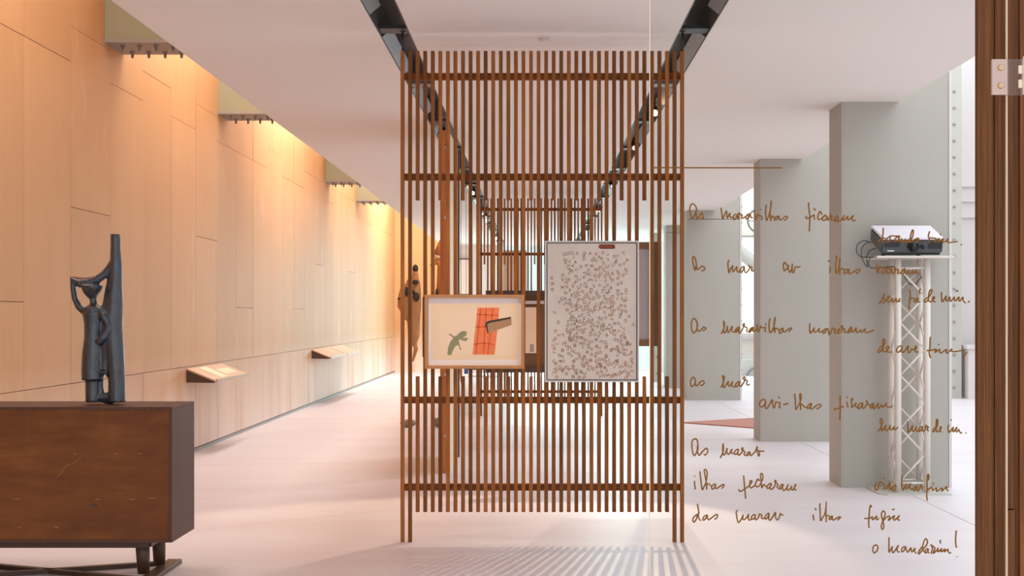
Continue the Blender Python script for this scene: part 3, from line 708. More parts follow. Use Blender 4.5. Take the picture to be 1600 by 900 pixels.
for (mx, my, mw) in ((27, 779, 11), (152, 780, 7), (206, 780, 11), (238, 778, 11), (30, 824, 6), (88, 824, 7), (182, 709, 5), (219, 709, 7), (117, 709, 5), (124, 641, 6), (205, 641, 6), (232, 640, 5)):
    v = px(mx - mw / 2, my, Y0 + 0.0057) - t.location; v2 = px(mx + mw / 2, my, Y0 + 0.0057) - t.location
    bm = bmesh.new(); tube(bm, [v, (v + v2) / 2, v2], [(0.0012, 0.0003), (0.0034, 0.0003), (0.0012, 0.0003)], 8); obj('nail_mark', bm, M['nail'], t)
# scratch on the back
bm = bmesh.new()
pp = [(88, 748), (97, 738), (101, 730), (108, 726), (113, 725), (120, 719), (127, 714)]
tube(bm, [px(a, b, Y0 + 0.0055) - t.location for a, b in pp], 0.0009, 6); obj('scratch', bm, M['nail'], t)

# ------------------------------------------------------------------ glazed statue
YS = 6.80; K = YS / F / 3.1034
stat = thing('ceramic_statue', 'glossy blue-green ceramic figure of woman carrying a bowl on sideboard', 'statue', (px(80 + 255 / 3.1034, 0, YS).x, YS, 0.798))
def S(cx, cy, dy=0): return ((cx - 255) * K, dy, (874 - cy) * K)
def sr(r): return r * K * 1.1 + 0.0012
bm = bmesh.new()
def tb(pts, rad, n=16): tube(bm, [S(*p) for p in pts], [((sr(a) if not isinstance(a, tuple) else (sr(a[0]), sr(a[1])))) for a in rad], n)
# tree trunk
tb([(311, 56), (312, 130), (314, 210), (310, 300), (305, 400), (300, 500), (306, 600), (314, 700), (318, 780), (318, 872)], [20, 21, 26, 30, 38, 40, 40, 37, 36, 37])
tb([(250, 450), (262, 500), (268, 560), (270, 620), (268, 680), (258, 735)], [(16, 26), (24, 34), (26, 36), (26, 34), (24, 28), (14, 22)])
tb([(300, 200), (292, 260), (284, 320), (282, 380), (276, 430), (280, 520)], [12, 14, 18, 26, 30, 30])
tb([(248, 720), (240, 745), (238, 790), (242, 840), (262, 858), (300, 862)], [16, 12, 12, 14, 18, 22])
tb([(262, 600), (262, 660), (262, 715)], [26, 26, 24])
tb([(270, 735), (300, 738)], [14, 20])
tb([(240, 850), (300, 850)], [20, 24])
# dress and legs
tb([(204, 365), (205, 395), (206, 412), (206, 440), (208, 490), (206, 560), (202, 640), (200, 720), (201, 764)], [14, 15, 38, 48, 42, 40, 46, 47, 47], 20)
tb([(206, 412), (207, 425)], [36, 46])
tb([(203, 760), (204, 872)], [33, 32], 20)
# raised arm and bent arm
tb([(106, 272), (106, 320), (114, 370), (134, 410), (160, 432), (180, 440)], [12, 11, 12, 14, 16, 18])
tb([(240, 425, -.02), (266, 455, -.035), (290, 495, -.035), (288, 525, -.04), (268, 558, -.045), (240, 585, -.035)], [17, 16, 15, 15, 15, 15])
tb([(250, 440), (262, 420), (275, 380), (284, 320), (290, 250)], [10, 9, 9, 9, 9])
# head
tb([(198, 306), (198, 320), (198, 340), (200, 358), (203, 372)], [47, 45, 37, 24, 12], 20)
tb([(202, 368), (204, 385)], [12, 14])
# bowl / horn
tb([(93, 268), (110, 285), (140, 296), (180, 294), (220, 280), (255, 256), (282, 226), (300, 195)], [5, 13, 19, 20, 19, 17, 17, 16], 16)
M['glaze'] = mat('ceramic_glaze', (34, 60, 82), 0.13, spec=0.6, noise=((34, 34, 12), 1.0, (42, 32, 26)), bump=1.0, coat=0.5)
o = remesh('figure_body', bm, M['glaze'], stat, 0.004, sm=2)
# flatten: eyes, mouth and fold lines
for (cx, cy, rx, rz, nm) in ((186, 322, 6, 3, 'eye'), (211, 322, 6, 3, 'eye'), (199, 346, 7, 2, 'mouth')):
    bm = bmesh.new(); bmesh.ops.create_uvsphere(bm, u_segments=12, v_segments=8, radius=1); q = obj(nm, bm, M['black'], stat, smooth=True)
    q.scale = (sr(rx), 0.004, sr(rz)); q.location = S(cx, cy, -sr(40 if nm == 'eye' else 30))
bm = bmesh.new(); tube(bm, [S(198, 316, -sr(44)), S(199, 336, -sr(38))], [sr(3), sr(5)], 8); obj('nose', bm, M['glaze'], stat, smooth=True)
bm = bmesh.new(); tube(bm, [S(92, 267), S(125, 271), S(165, 274), S(200, 268), S(235, 252)], [sr(3), sr(5), sr(5), sr(4), sr(2)], 8); obj('bowl_rim', bm, mat('glaze_brown', (120, 72, 58), 0.2, spec=0.8, coat=0.6), stat, smooth=True)

# ------------------------------------------------------------------ projector tower
YT0, YT1 = 9.82, 10.24
tw = thing('truss_stand', 'white lattice truss stand holding up the projector', 'stand', (2.53, 10.03, 0))
bm = bmesh.new(); x0, x1 = 2.285, 2.765
poly_pts = [(x0 + 0.05, YT0), (x1, YT0), (x1, YT1), (x0, YT1), (x0, YT0 + 0.07)]
a = [bm.verts.new((p[0] - 2.53, p[1] - 10.03, 0)) for p in poly_pts]; b = [bm.verts.new((p[0] - 2.53, p[1] - 10.03, 0.008)) for p in poly_pts]
bm.faces.new(a); bm.faces.new(b)
for i in range(5): bm.faces.new((a[i], a[(i + 1) % 5], b[(i + 1) % 5], b[i]))
obj('base_plate', bm, M['tplate'], tw)
box('top_plate', 2.27, 2.79, 9.84, 10.22, 1.585, 1.60, M['truss'], tw, 0.002)
tc = [(-0.098, -0.10), (0.098, -0.10), (0.098, 0.095), (-0.098, 0.095)]
for x, y in tc:
    bm = bmesh.new(); tube(bm, [(x, y, 0.008), (x, y, 1.585)], 0.0215, 20); obj('upright', bm, M['truss'], tw, smooth=False)
    for p in tw.children[-1].data.polygons: p.use_smooth = len(p.vertices) == 4
for i in range(4):
    (xa, ya), (xb, yb) = tc[i], tc[(i + 1) % 4]
    dx, dy = (xb - xa) / 0.196 * 0.02, (yb - ya) / 0.196 * 0.02
    p0 = Vector((xa + dx, ya + dy, 0)); p1 = Vector((xb - dx, yb - dy, 0))
    for z in (0.07, 1.52):
        bm = bmesh.new(); tube(bm, [p0 + Vector((0, 0, z)), p1 + Vector((0, 0, z))], 0.0075, 8); obj('rung', bm, M['truss'], tw)
    for k in range(8):
        za = 0.09 + 0.178 * k; zb = za + 0.165; flip = (k + i // 1) % 2
        A0, A1 = (p0, p1) if flip == 0 else (p1, p0)
        bm = bmesh.new(); tube(bm, [A0 + Vector((0, 0, za)), A1 + Vector((0, 0, zb))], 0.0065, 8); obj('diagonal', bm, M['truss'], tw)

pj = thing('projector', 'grey projector with white lid tilted forward on truss stand', 'projector', (2.505, 10.03, 1.605))
piv = bpy.data.objects.new('projector', None)
tilt = math.radians(17)
RX = Matrix.Rotation(tilt, 4, 'X')   # back raised
def ptr(v):
    v = Vector(v); return RX @ v
def pbox(name, x0, x1, y0, y1, z0, z1, m, bev=0.0):
    bm = bmesh.new(); bx(bm, x0, x1, y0, y1, z0, z1)
    if bev: bmesh.ops.bevel(bm, geom=bm.edges, offset=bev, segments=2, affect='EDGES')
    for v in bm.verts: v.co = ptr(v.co - Vector((0, -0.17, 0))) + Vector((0, -0.17, 0))
    return obj(name, bm, m, pj)
pbox('body', -0.205, 0.205, -0.17, 0.17, 0.012, 0.105, M['proj'], 0.008)
pbox('lid', -0.207, 0.207, -0.175, 0.172, 0.1055, 0.122, M['projtop'], 0.006)
pbox('vent_grille', -0.185, -0.085, -0.174, -0.1705, 0.055, 0.088, M['projdark']); pbox('vent_grille', 0.105, 0.198, -0.174, -0.1705, 0.045, 0.088, M['projdark'])
pbox('lower_edge', -0.19, 0.19, -0.165, 0.16, 0.0, 0.011, M['projdark'])
def lens(c, r, name):
    bm = bmesh.new(); tube(bm, [(c[0], -0.16, c[1]), (c[0], -0.195, c[1]), (c[0], -0.198, c[1]), (c[0], -0.192, c[1])], [r, r, r * 0.82, r * 0.75], 24)
    for v in bm.verts: v.co = ptr(v.co - Vector((0, -0.17, 0))) + Vector((0, -0.17, 0))
    obj(name, bm, [M['projdark']], pj)
    bm = bmesh.new(); bmesh.ops.create_uvsphere(bm, u_segments=20, v_segments=10, radius=r * 0.72)
    for v in bm.verts: v.co.y *= 0.25; v.co += Vector((c[0], -0.190, c[1])); v.co = ptr(v.co - Vector((0, -0.17, 0))) + Vector((0, -0.17, 0))
    obj(name + '_glass', bm, M['lens'], pj, smooth=True)
lens((0.005, 0.062), 0.037, 'lens_barrel'); lens((0.068, 0.058), 0.012, 'sensor')
for xx in (-0.12, 0.12):
    bm = bmesh.new(); tube(bm, [(xx, 0.12, 0.0), (xx, 0.12, 0.085)], 0.014, 12); obj('rear_foot', bm, M['projdark'], pj)
pbox('badge', -0.165, -0.12, -0.1745, -0.1705, 0.026, 0.033, M['projtop'])
def smoothpts(P_, sub_=6):
    P_ = [Vector(p) for p in P_]; out = []
    for i in range(len(P_) - 1):
        p0 = P_[max(i - 1, 0)]; p1 = P_[i]; p2 = P_[i + 1]; p3 = P_[min(i + 2, len(P_) - 1)]
        for k in range(sub_):
            t_ = k / sub_
            out.append(0.5 * ((2 * p1) + (p2 - p0) * t_ + (2 * p0 - 5 * p1 + 4 * p2 - p3) * t_ ** 2 + (3 * p1 - p0 - 3 * p2 + p3) * t_ ** 3))
    out.append(P_[-1]); return out
def cable(pts, Y):
    bm = bmesh.new(); tube(bm, [p - pj.location for p in smoothpts([px(a, b, Y + dy) for a, b, dy in pts])], 0.0032, 8); obj('cable', bm, M['cable'], pj, smooth=True)
cable([(1361, 379, .1), (1350, 376, .02), (1341, 381, 0), (1338, 391, 0), (1343, 400, 0), (1355, 402, 0.05), (1372, 402, 0.05)], 9.95)
cable([(1360, 378, .1), (1352, 381, .0), (1346, 390, -.02), (1347, 404, -.02), (1353, 415, -.02), (1356, 416, -.02), (1354, 404, 0), (1358, 393, .02), (1368, 388, .1)], 9.93)
cable([(1376, 402, 0), (1362, 402, -.02), (1357, 408, -.02), (1359, 417, -.02), (1370, 419, .0), (1386, 417, .05), (1400, 417, .08), (1408, 421, .08), (1414, 434, .08), (1422, 444, .08), (1430, 444, .08), (1440, 432, .1)], 9.95)

# ------------------------------------------------------------------ rug
t = Vector((1.60, 16.42))
ux = Vector((0.80, 0.60)); uy = Vector((0.66, -0.75)).normalized()
bm = bmesh.new(); P4 = [t, t + ux * 2.0, t + ux * 2.0 + uy * 1.05, t + uy * 1.05]
a = [bm.verts.new((p.x, p.y, 0.0)) for p in P4]; b = [bm.verts.new((p.x, p.y, 0.012)) for p in P4]; bm.faces.new(a); bm.faces.new(b)
for i in range(4): bm.faces.new((a[i], a[(i + 1) % 4], b[(i + 1) % 4], b[i]))
tag(obj('rug', bm, M['rug']), 'mottled brick-pink rug corner on the floor among grey columns', 'rug')

# ------------------------------------------------------------------ machine at the far end of the aisle
t = thing('steam_machine', 'pale grey machine with slanting pipe and wheels at far end of the aisle', 'machine', (4.7, 29.6, 0))
bm = bmesh.new(); a = px(1150, 388, 29.6) - t.location; b = px(1205, 434, 29.6) - t.location
tube(bm, [a + Vector((-0.5, 0, 0.25)), a, b, b + Vector((0.3, 0, -0.5)), Vector((b.x + 0.3, 0, 0))], 0.13, 20); obj('pipe', bm, M['rivcol'], t, smooth=True)
def wheel(c, r, th_, n=32):
    bm = bmesh.new(); pts = [Vector((c.x + r * math.cos(2 * math.pi * k / n), c.y, c.z + r * math.sin(2 * math.pi * k / n))) for k in range(n + 1)]
    tube(bm, pts, th_, 8, cap=False); obj('wheel_rim', bm, M['steel2'], t, smooth=True)
    for k in range(3):
        d = Vector((math.cos(k * math.pi / 3), 0, math.sin(k * math.pi / 3))) * r
        bm = bmesh.new(); tube(bm, [c - d, c + d], th_ * 0.6, 8); obj('spoke', bm, M['rivcol'], t)
wheel(px(1187, 345, 29.9) - t.location, 0.24, 0.02)
wheel(px(1187, 594, 29.3) - t.location, 0.27, 0.02)
box('plinth', 3.95, 5.2, 29.4, 30.0, 0, 0.32, M['tplate'], t, 0.01)
box('housing', 4.45, 5.3, 29.7, 30.1, 0.32, 3.0, M['rivcol'], t, 0.02)

# ceiling smoke detector
t = thing('smoke_detector', 'small round pink-white smoke detector on ceiling above the screen', 'detector', (px(851, 60, 7.91).x, 7.91, CEIL))
bm = bmesh.new(); tube(bm, [(0, 0, 0), (0, 0, -0.012)], [0.03, 0.03], 20); obj('base', bm, M['white'], t)
bm = bmesh.new(); tube(bm, [(0, 0, -0.012), (0, 0, -0.02)], [0.022, 0.012], 20); obj('cap', bm, M['ceiling'], t)

# ------------------------------------------------------------------ timber post at the right
post = thing('timber_post', 'thick brown timber post of upright boards at the right edge', 'post', (1.0, 2.95, 0))
YP = 2.9; c_ = YP / F
def pxx(x): return (x - CX) * c_
for (a, b, dy) in ((1528, 1532.5, 0.0), (1533, 1550.5, 0.004), (1551, 1556, 0.012), (1556.5, 1568, 0.009), (1568.5, 1574, 0.012), (1574.5, 1585.5, 0.003), (1586, 1593.5, 0.008), (1594, 1612, 0.0), (1612.5, 1640, 0.006), (1640.5, 1690, 0.0)):
    zz = 2.68
    if a == 1574.5:
        zj = CH - (796 - CY) * (YP + dy) / F
        box('board', pxx(a), pxx(b), YP + dy, YP + 0.02, zj + 0.001, zz, M['post'], post, 0.0006); box('board', pxx(a), pxx(b), YP + dy - 0.002, YP + 0.02, 0, zj - 0.001, M['post'], post, 0.0006)
    else: box('board', pxx(a), pxx(b), YP + dy, YP + 0.02, 0, zz, M['post'], post, 0.0006)
box('core', pxx(1534), pxx(1690), YP + 0.0205, YP + 0.04, 0, 2.68, M['darkwood'], post)

# ------------------------------------------------------------------ glass door with the handwriting
YG = 2.6; G = YG / F
def gx(x): return (x - CX) * G
door = struct(box('door_1', gx(1016), gx(1573), YG, YG + 0.008, 0.01, 2.4, M['glass']))
def gbox(name, a, b, y0, y1, z0, z1, m, parent=door, bev=0): return box(name, a, b, y0, y1, z0, z1, m, parent, bev)
gbox('lit_pane_edge', gx(1016) - 0.0012, gx(1016) - 0.0001, YG, YG + 0.008, 0.01, 2.4, M['edge'])  # cream strip paints the bright lit edge of the pane
gbox('lit_pane_edge', gx(1573) + 0.0001, gx(1573) + 0.0014, YG, YG + 0.008, 0.01, 2.4, M['edge'])  # lit right edge, painted the same way
def gz(y): return CH - (y - CY) * G
gbox('hinge_pad', gx(1548), gx(1572.5), YG - 0.008, YG - 0.0005, gz(149), gz(93.5), M['acrylic'], bev=0.001)
M['clear'] = glass_mat('clear_acrylic', (0.93, 0.92, 0.92, 1), 0.12)
gbox('hinge_leaf', gx(1575), gx(1597), YG - 0.008, YG + 0.002, gz(149), gz(93.5), M['clear'], bev=0.001)
for ya, yb in ((104, 117), (126, 139)):
    gbox('hinge_knuckle', gx(1588), gx(1600), YG - 0.014, YG - 0.0085, gz(yb), gz(ya), M['edge'], bev=0.001)
for ya in (107, 135):
    bm = bmesh.new(); tube(bm, [(0, 0, 0), (0, -0.003, 0)], [0.0055, 0.0045], 14); o = obj('screw', bm, M['brass'] if 'brass' in M else M.setdefault('brass', mat('brass', (196, 160, 116), 0.35, 0.3)), door)
    o.location = Vector((gx(1561.5), YG - 0.0082, gz(ya))) - door.location
gbox('hinge_pin', gx(1594), gx(1597.5), YG - 0.018, YG - 0.0145, gz(150), gz(91), M['alu'])

def W_(x0, y0, *strokes):
    bm = bmesh.new()
    for st in strokes:
        v = [tuple(float(c) for c in p.split(',')) for p in st.split()]
        P2 = [Vector((gx(x0 + a / 10), YG - 0.0006, gz(y0 + b / 10))) - door.location for a, b in v]
        pts = smoothpts(P2, 4)
        tube(bm, pts, 0.00135, 6)
    return obj('handwritten_word', bm, M['ink'], door)
W_(1070, 300, '118,420 95,380 82,320 78,250 95,200 118,185 145,195 170,225 185,265 178,300 150,365 118,418', '183,262 176,330 184,395 195,425 230,375 262,325 275,355 292,412 270,412 252,400')
W_(1070, 300, '565,245 575,310 590,425 615,370 650,295 655,340 662,408 690,350 708,332 702,380 725,400 750,390', '800,345 770,362 758,400 775,435 800,400 822,345 825,400 838,420 850,370 845,325 875,355 897,360 885,400 900,412 940,390 985,362', '1020,345 990,347 960,375 955,412 978,420 1005,380 1022,350 1030,395 1045,405 1062,395',
   '1085,280 1090,350 1105,438 1125,385 1135,350 1160,370 1190,375 1207,402 1200,430 1185,430', '1188,268 1196,282', '1275,198 1263,280 1265,370 1278,445 1300,400 1325,320 1345,230 1350,138', '1350,138 1340,250 1332,350 1345,452 1353,385 1370,380 1395,400 1415,402',
   '1470,375 1430,387 1405,410 1400,437 1430,432 1455,400 1472,378 1475,420 1490,438 1540,405 1580,380 1605,388 1590,420 1560,442 1545,435')
W_(1230, 300, '335,165 335,230 348,330 353,420 348,520 345,617', '305,375 290,400 310,415 350,400 395,372 422,360 420,400 430,437', '410,258 447,284', '540,360 530,325 512,305 490,340 475,400 490,427 520,425 550,400 585,365 608,372', '608,368 570,385 550,420 558,445 590,440 615,402 622,375 626,420 640,438 665,390 680,335 677,362 702,385 690,410 688,430 706,440 740,420 765,380 795,378', '790,372 762,385 745,420 745,458 775,445 795,388 790,430 806,462 850,430 892,363 875,400 880,440 902,430 947,375 940,410 955,437 985,415 1032,365 1010,420 1030,447 1070,440')
W_(1360, 340, '198,158 197,230 186,330 188,402', '110,390 150,345 185,318 240,328', '290,303 255,330 245,370 265,387 300,360 310,318 290,300 330,285 400,290 457,288 410,310 380,340 378,372 400,375 435,340 452,300 445,350 457,367 490,328 480,375 500,382 540,338 545,380 577,377 610,340 600,380 620,387', '600,380 630,340 660,290 670,220 657,193 632,260 620,340 632,382 680,350 742,318 715,360 715,387 740,377 757,345 745,320')
W_(1360, 340, '925,213 903,290 918,330 903,412', '925,318 960,318 1022,330 1015,360 1000,387 1040,345 1077,330 1055,365 1062,382 1100,355 1142,328 1125,370 1145,384 1190,355 1217,328 1200,375 1230,390 1300,382 1362,375', '1083,262 1102,268', '1412,420 1426,428')
W_(1070, 380, '158,430 135,340 122,250 132,206 158,230 175,290 182,350 172,370 158,430', '180,340 188,390 197,412 225,395 265,360 297,370 312,400 290,427 254,426')
W_(1070, 380, '688,258 674,320 680,400 692,464 715,400 750,348 742,400 755,447 790,400 814,365 815,420 830,452 865,428', '928,360 890,377 870,410 870,457 900,440 932,362 930,420 950,462 985,435 1017,380 992,348 1022,370 1047,378 1040,420 1057,437 1090,425')
W_(1210, 380, '155,437 138,370 145,312 165,303 200,345 225,355 190,400 155,437', '208,352 215,400 245,457 270,400 280,322 278,400 288,462 310,440 325,370 365,377 407,360')
W_(1210, 380, '865,368 868,420 860,470', '836,268 866,287', '970,192 963,280 955,380 966,474 985,440 1010,350 1022,232 1013,350 1020,492 1026,405 1050,395 1085,412 1110,432', '1160,403 1110,420 1085,460 1100,477 1140,450 1167,405 1160,460 1182,477 1240,445 1300,410 1332,410 1320,447 1290,472 1270,455')
W_(1360, 400, '100,128 92,175 113,270', '125,275 125,200 145,170 180,178 215,175', '222,172 185,210 180,272 205,272 227,230 237,190 270,193 330,198', '332,198 290,207 255,240 260,272 300,260 322,240 337,203 340,260 367,277 387,230 380,183 402,205 437,220 425,265 447,272 490,240 542,193', '542,193 510,215 480,250 485,277 520,265 542,213 545,260 567,277 602,218 600,260 622,284 662,218 655,260 677,272 722,213 710,260 752,272')
W_(1360, 400, '133,747 165,700 200,635 227,588 200,640 227,690 205,732 183,715', '205,732 240,700 282,670 302,640 282,630 265,670 275,717 310,700 347,663 340,705 360,717 402,663 400,700 420,717 462,663 445,705 467,712')
W_(1360, 400, '612,523 620,600 615,700 600,790 620,828', '600,700 625,670 650,655 682,667', '742,665 700,672 680,700 695,717 725,700 747,666 745,715 777,722', '782,508 765,550 775,592')
W_(1360, 400, '905,650 870,662 838,700 850,717 890,700 917,640 947,580 962,545 942,523 920,560 905,650 915,700 950,717 1002,650 985,638 970,670 975,705 1017,712')
W_(1360, 400, '1110,563 1110,640 1120,717 1150,680 1182,623 1180,690 1200,702 1242,638 1240,690 1260,707 1312,638 1310,680 1330,702 1382,638 1380,690 1400,702 1442,643 1450,700 1487,737', '1520,727 1550,703', '1333,552 1350,541 1370,553')
W_(1070, 480, '195,300 190,240 165,190 140,173 115,200 101,270 108,350 135,400 162,385 187,340 202,268 192,300 200,360 220,377 260,345 290,313 332,327 315,350 273,369')
W_(1070, 480, '566,417 590,380 622,280 605,213 612,300 608,380 625,402 650,360 667,293 665,360 680,397 710,350 742,298 735,360 750,387 785,375 815,340', '852,308 810,330 785,367 795,392 825,370 852,313 845,380 850,407 882,380 922,300 934,265 915,258 908,290 945,310 977,325 965,370 982,387 1010,370 1050,320', '1067,308 1030,330 1005,367 1015,394 1045,360 1067,313 1065,370 1085,387 1122,330 1128,263 1135,340 1142,387 1167,350 1182,293 1202,320 1240,315 1267,320 1250,360 1267,390', '1258,253 1274,277', '1332,178 1316,250 1318,340 1330,397 1362,370 1395,280 1412,153 1395,240 1395,340 1405,397 1412,330 1440,335 1480,362', '1537,328 1500,340 1475,370 1480,407 1510,392 1537,333 1540,377 1560,387 1610,347 1667,323 1650,360 1618,387')
W_(1220, 480, '458,253 448,300 456,402 485,380 522,323 515,360 530,392 570,370 602,328 595,370 612,392 655,365', '700,333 670,360 653,395 670,410 700,380 712,340 737,338 747,380 755,430 785,390 807,328 837,345 857,350 840,380 847,410 882,395 917,350 905,338 885,370 897,407 932,395 962,340 962,295 943,298 957,330 1002,345 990,380 1007,397 1050,378 1080,340', '1107,308 1075,330 1053,370 1060,397 1090,380 1112,313 1110,370 1130,387 1182,323 1175,370 1197,397 1252,348 1245,375 1267,392 1317,333 1310,370 1340,397 1400,380 1452,358')
W_(1360, 500, '190,403 150,430 120,480 130,510 165,480 202,410 227,350 222,310 200,293 193,330 200,420 195,480 227,497 272,470 292,430 275,408 255,440 260,492 290,502 327,498')
W_(1360, 500, '482,403 440,415 413,450 410,492 440,502 475,470 497,408 485,480 502,507 545,470 592,403 585,470 595,512 627,490 642,448 667,465 702,460 722,430 710,406 695,430 695,470 712,502 747,495')
W_(1360, 500, '935,263 930,350 925,450 918,520 938,597', '878,478 930,476 980,466 1032,458 1015,480 1010,507 1050,480 1087,458 1080,490 1105,517 1150,480 1192,458 1180,490 1195,517 1240,480 1272,453 1265,485 1300,494 1380,485 1460,463', '1060,373 1071,390', '1510,503 1485,530 1453,577')
W_(1070, 570, '165,260 155,215 130,193 105,215 90,270 100,330 115,340 147,310 172,250 162,290 177,327 202,315 240,270 275,250 302,265 295,300 265,320 238,312')
W_(1070, 570, '560,352 590,310 614,220 607,175 590,183 602,240 600,320 615,357 642,320 682,253 675,300 692,337 722,300 747,263 735,310 747,342 790,335', '862,260 820,275 790,310 795,347 830,320 864,263 850,310 872,332 912,290 942,225 938,193 920,188 910,220 947,240 977,250 965,290 982,317 1014,302')
W_(1180, 590, '163,385 150,350 130,341 90,360 63,410 75,447 110,457 152,410 168,375 155,440 175,487 217,430 267,343 270,410 295,477 312,420 322,383 375,395 388,395 375,467 397,460', '363,298 380,324', '438,427 480,412 520,402')
W_(1180, 590, '615,248 625,340 635,497 667,450 712,350 717,270 705,250 693,290 705,400 708,507 712,420 742,430 772,460 815,462', '882,403 840,420 813,460 820,482 850,467 882,406 865,470 885,492 940,450 990,418 1027,425 1015,457 975,487 953,475')
W_(1300, 590, '125,283 128,450 122,667', '45,477 33,490 60,497 120,470 187,447', '228,373 240,420 247,470', '233,298 247,317', '325,355 315,320 302,350 308,420 310,467 347,430 377,393 365,440 387,464 425,452', '477,393 430,410 403,440 415,487 450,460 482,393 475,450 490,482 527,440 552,385 533,362 557,410 582,430 620,435', '652,398 610,425 593,465 620,472 652,408 645,460 655,487 692,440 722,398 710,450 730,480 772,428 785,445 790,462 832,425 850,388 845,440 880,460 942,450')
W_(1360, 630, '113,437 150,400 187,300 182,255 165,243 153,290 177,350 170,410 182,432 217,390 242,343 235,400 252,430 292,390 312,348 305,390 327,417 372,368 360,405 387,412 430,373')
W_(1360, 630, '580,283 585,360 592,452 622,420 662,343 650,400 667,442 702,400 717,363 705,410 732,437 765,418', '812,363 770,380 753,410 760,442 795,410 817,368 805,420 827,442 857,400 867,343 892,370 907,375 885,410 912,437')
W_(1360, 630, '1022,373 990,400 973,430 985,447 1017,410 1047,340 1052,280 1040,250 1028,290 1025,370 1032,432 1052,447 1087,410 1107,380 1095,368 1085,400 1092,442 1112,444')
W_(1360, 630, '1225,333 1213,390 1225,457 1262,420 1297,373 1285,420 1297,447 1337,390 1352,378 1330,430 1352,447 1377,408 1390,440 1412,467 1427,455', '1253,260 1267,268', '1486,462 1498,469')
W_(1070, 670, '205,330 202,220 187,170 150,158 118,185 110,260 123,370 145,417 167,400 192,340 197,270 197,350 212,402 232,407 280,350 332,303 357,325 352,370 320,410 298,393')
W_(1070, 670, '551,458 580,400 602,330 597,228 590,320 595,380 614,410 642,360 664,303 655,360 682,402 717,350 740,316 725,365 742,387 785,375', '837,313 795,335 773,375 795,402 825,370 842,318 827,380 842,412 882,380 907,330 902,293 888,330 937,355 925,400 947,417 975,400', '1012,353 980,375 963,410 990,414 1017,363 1022,412 1052,405 1102,350 1132,273 1130,340 1142,402 1160,427 1167,380 1155,343 1195,350 1242,350')
W_(1070, 730, '150,213 155,280 165,347', '148,137 159,146', '235,63 245,160 270,347 297,310 332,230 347,120 342,60 320,33 303,50 315,130 337,250 341,352 347,270 372,258 402,285 435,295', '482,258 440,275 418,310 430,342 460,322 487,263 475,310 497,332 550,295 612,268 602,305 573,332')
W_(1150, 730, '120,128 125,220 140,370 150,492', '45,343 50,370 80,372 150,330 200,290 242,240 242,210 220,218 213,270 212,302 240,322 292,283', '362,220 347,183 318,220 303,280 330,307 362,290 402,220 422,150 402,96 383,120 390,200 402,322 422,280 442,270 462,297 495,300', '552,248 510,265 483,310 500,332 535,300 557,253 530,310 547,347 592,310 622,240 617,203 603,230 652,265 640,310 660,330', '732,263 690,290 678,347 710,320 737,268 725,330 747,367 792,320 817,268 795,320 812,362 857,320 872,288 860,330 882,357 922,300 934,260 910,320 920,354 947,345')
W_(1350, 725, '195,288 173,340 173,390 190,410 217,390 237,320 240,288 280,288 312,315 322,350 298,392', '298,213 320,227', '328,397 370,340 412,283 400,330 412,402 440,370 482,328 497,345 487,385 460,417 443,395 462,343')
W_(1350, 725, '595,178 590,250 588,340 605,407 632,370 667,308 650,350 667,387 702,345 727,298 710,350 727,392 765,393', '817,348 775,370 768,400 800,407 827,353 825,400 842,417 872,380 887,318 902,350 917,360 905,390 927,407')
W_(1350, 725, '1000,153 988,200 995,250 1012,225 1012,180 1000,163 985,230 985,380 978,500 990,572', '985,420 1010,390 1052,368 1067,380 1070,412 1110,385 1132,373 1130,410 1142,427 1182,390 1222,378 1210,422 1252,390 1292,353 1290,400 1322,417', '1068,312 1092,299')
W_(1070, 780, '195,73 210,150 217,225 170,250 128,300 130,347 155,350 187,290 207,220 217,290 235,322 257,330', '347,243 300,270 283,310 300,327 335,285 352,246 355,300 377,320 430,280 492,238 512,250 500,290 463,316')
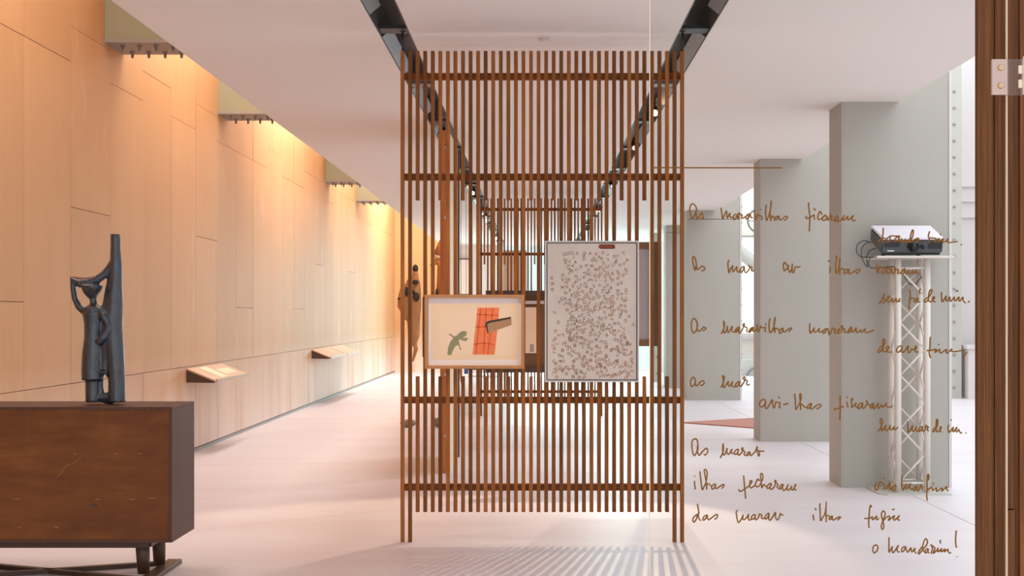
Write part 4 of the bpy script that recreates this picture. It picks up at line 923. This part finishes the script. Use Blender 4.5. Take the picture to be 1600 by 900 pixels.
W_(1070, 780, '830,171 803,195 810,260 825,340 845,362 882,310 912,243 905,300 927,320 967,280 997,233 990,290 1007,327 1045,308', '1092,233 1050,260 1038,300 1060,312 1097,270 1102,238 1095,300 1112,320 1152,280 1162,233 1192,240 1207,255 1195,290 1217,302 1245,290', '1317,213 1280,235 1253,280 1265,312 1302,270 1317,218 1310,300 1332,327 1377,270 1417,203 1415,270 1442,324 1472,290 1492,223 1510,240 1540,249')
W_(1230, 770, '403,338 408,380 416,430', '437,237 451,272', '515,163 508,200 515,320 520,437 552,390 592,310 612,137 605,250 608,457 613,362 640,355 667,377', '707,358 670,380 653,410 680,414 707,363 705,400 717,427 770,395 822,373 827,390 783,426')
W_(1340, 780, '217,127 202,93 188,140 180,250 172,350 178,447', '103,300 150,300 200,290 232,273 225,300 237,322 272,285 302,260 285,300 302,322 332,288', '397,345 375,280 373,220 400,183 427,210 427,250 402,320 373,400 373,450 390,470 407,440 407,390 397,350 432,300 482,263 502,275 480,332 532,290 577,256 560,300 572,327 612,295 652,256 625,300 637,327 660,322', '538,160 577,158')
W_(1340, 780, '270,716 245,740 236,800 258,837 297,810 317,760 300,720 270,716')
W_(1340, 780, '490,593 488,700 490,827 512,790 542,738 535,790 552,837 592,790 637,718 615,780 632,822 657,818', '737,736 700,760 683,800 700,822 737,780 747,738 765,800 782,827 832,757 835,800 852,822 897,763 890,810 917,850', '1012,738 970,790 948,842 965,850 1012,790 1072,720 1090,660 1065,616 1038,650 1015,740 1027,800 1050,832', '1102,768 1065,790 1053,832 1080,832 1107,773 1100,822 1122,840', '1140,708 1167,760 1148,852', '1140,708 1197,750 1202,780 1180,847 1242,790 1257,758 1250,822 1292,790 1312,768 1300,822 1347,790 1367,778 1350,822 1397,790 1412,783 1417,822 1440,842 1457,828', '1302,638 1285,660 1297,692', '1540,488 1530,600 1532,700 1547,757', '1551,893 1548,904')
# ruled line
bm = bmesh.new(); tube(bm, [Vector((gx(1019), YG - 0.0008, gz(262))) - door.location, Vector((gx(1222), YG - 0.0008, gz(262.3))) - door.location], 0.0012, 6); obj('ruled_line', bm, M['ink'], door)
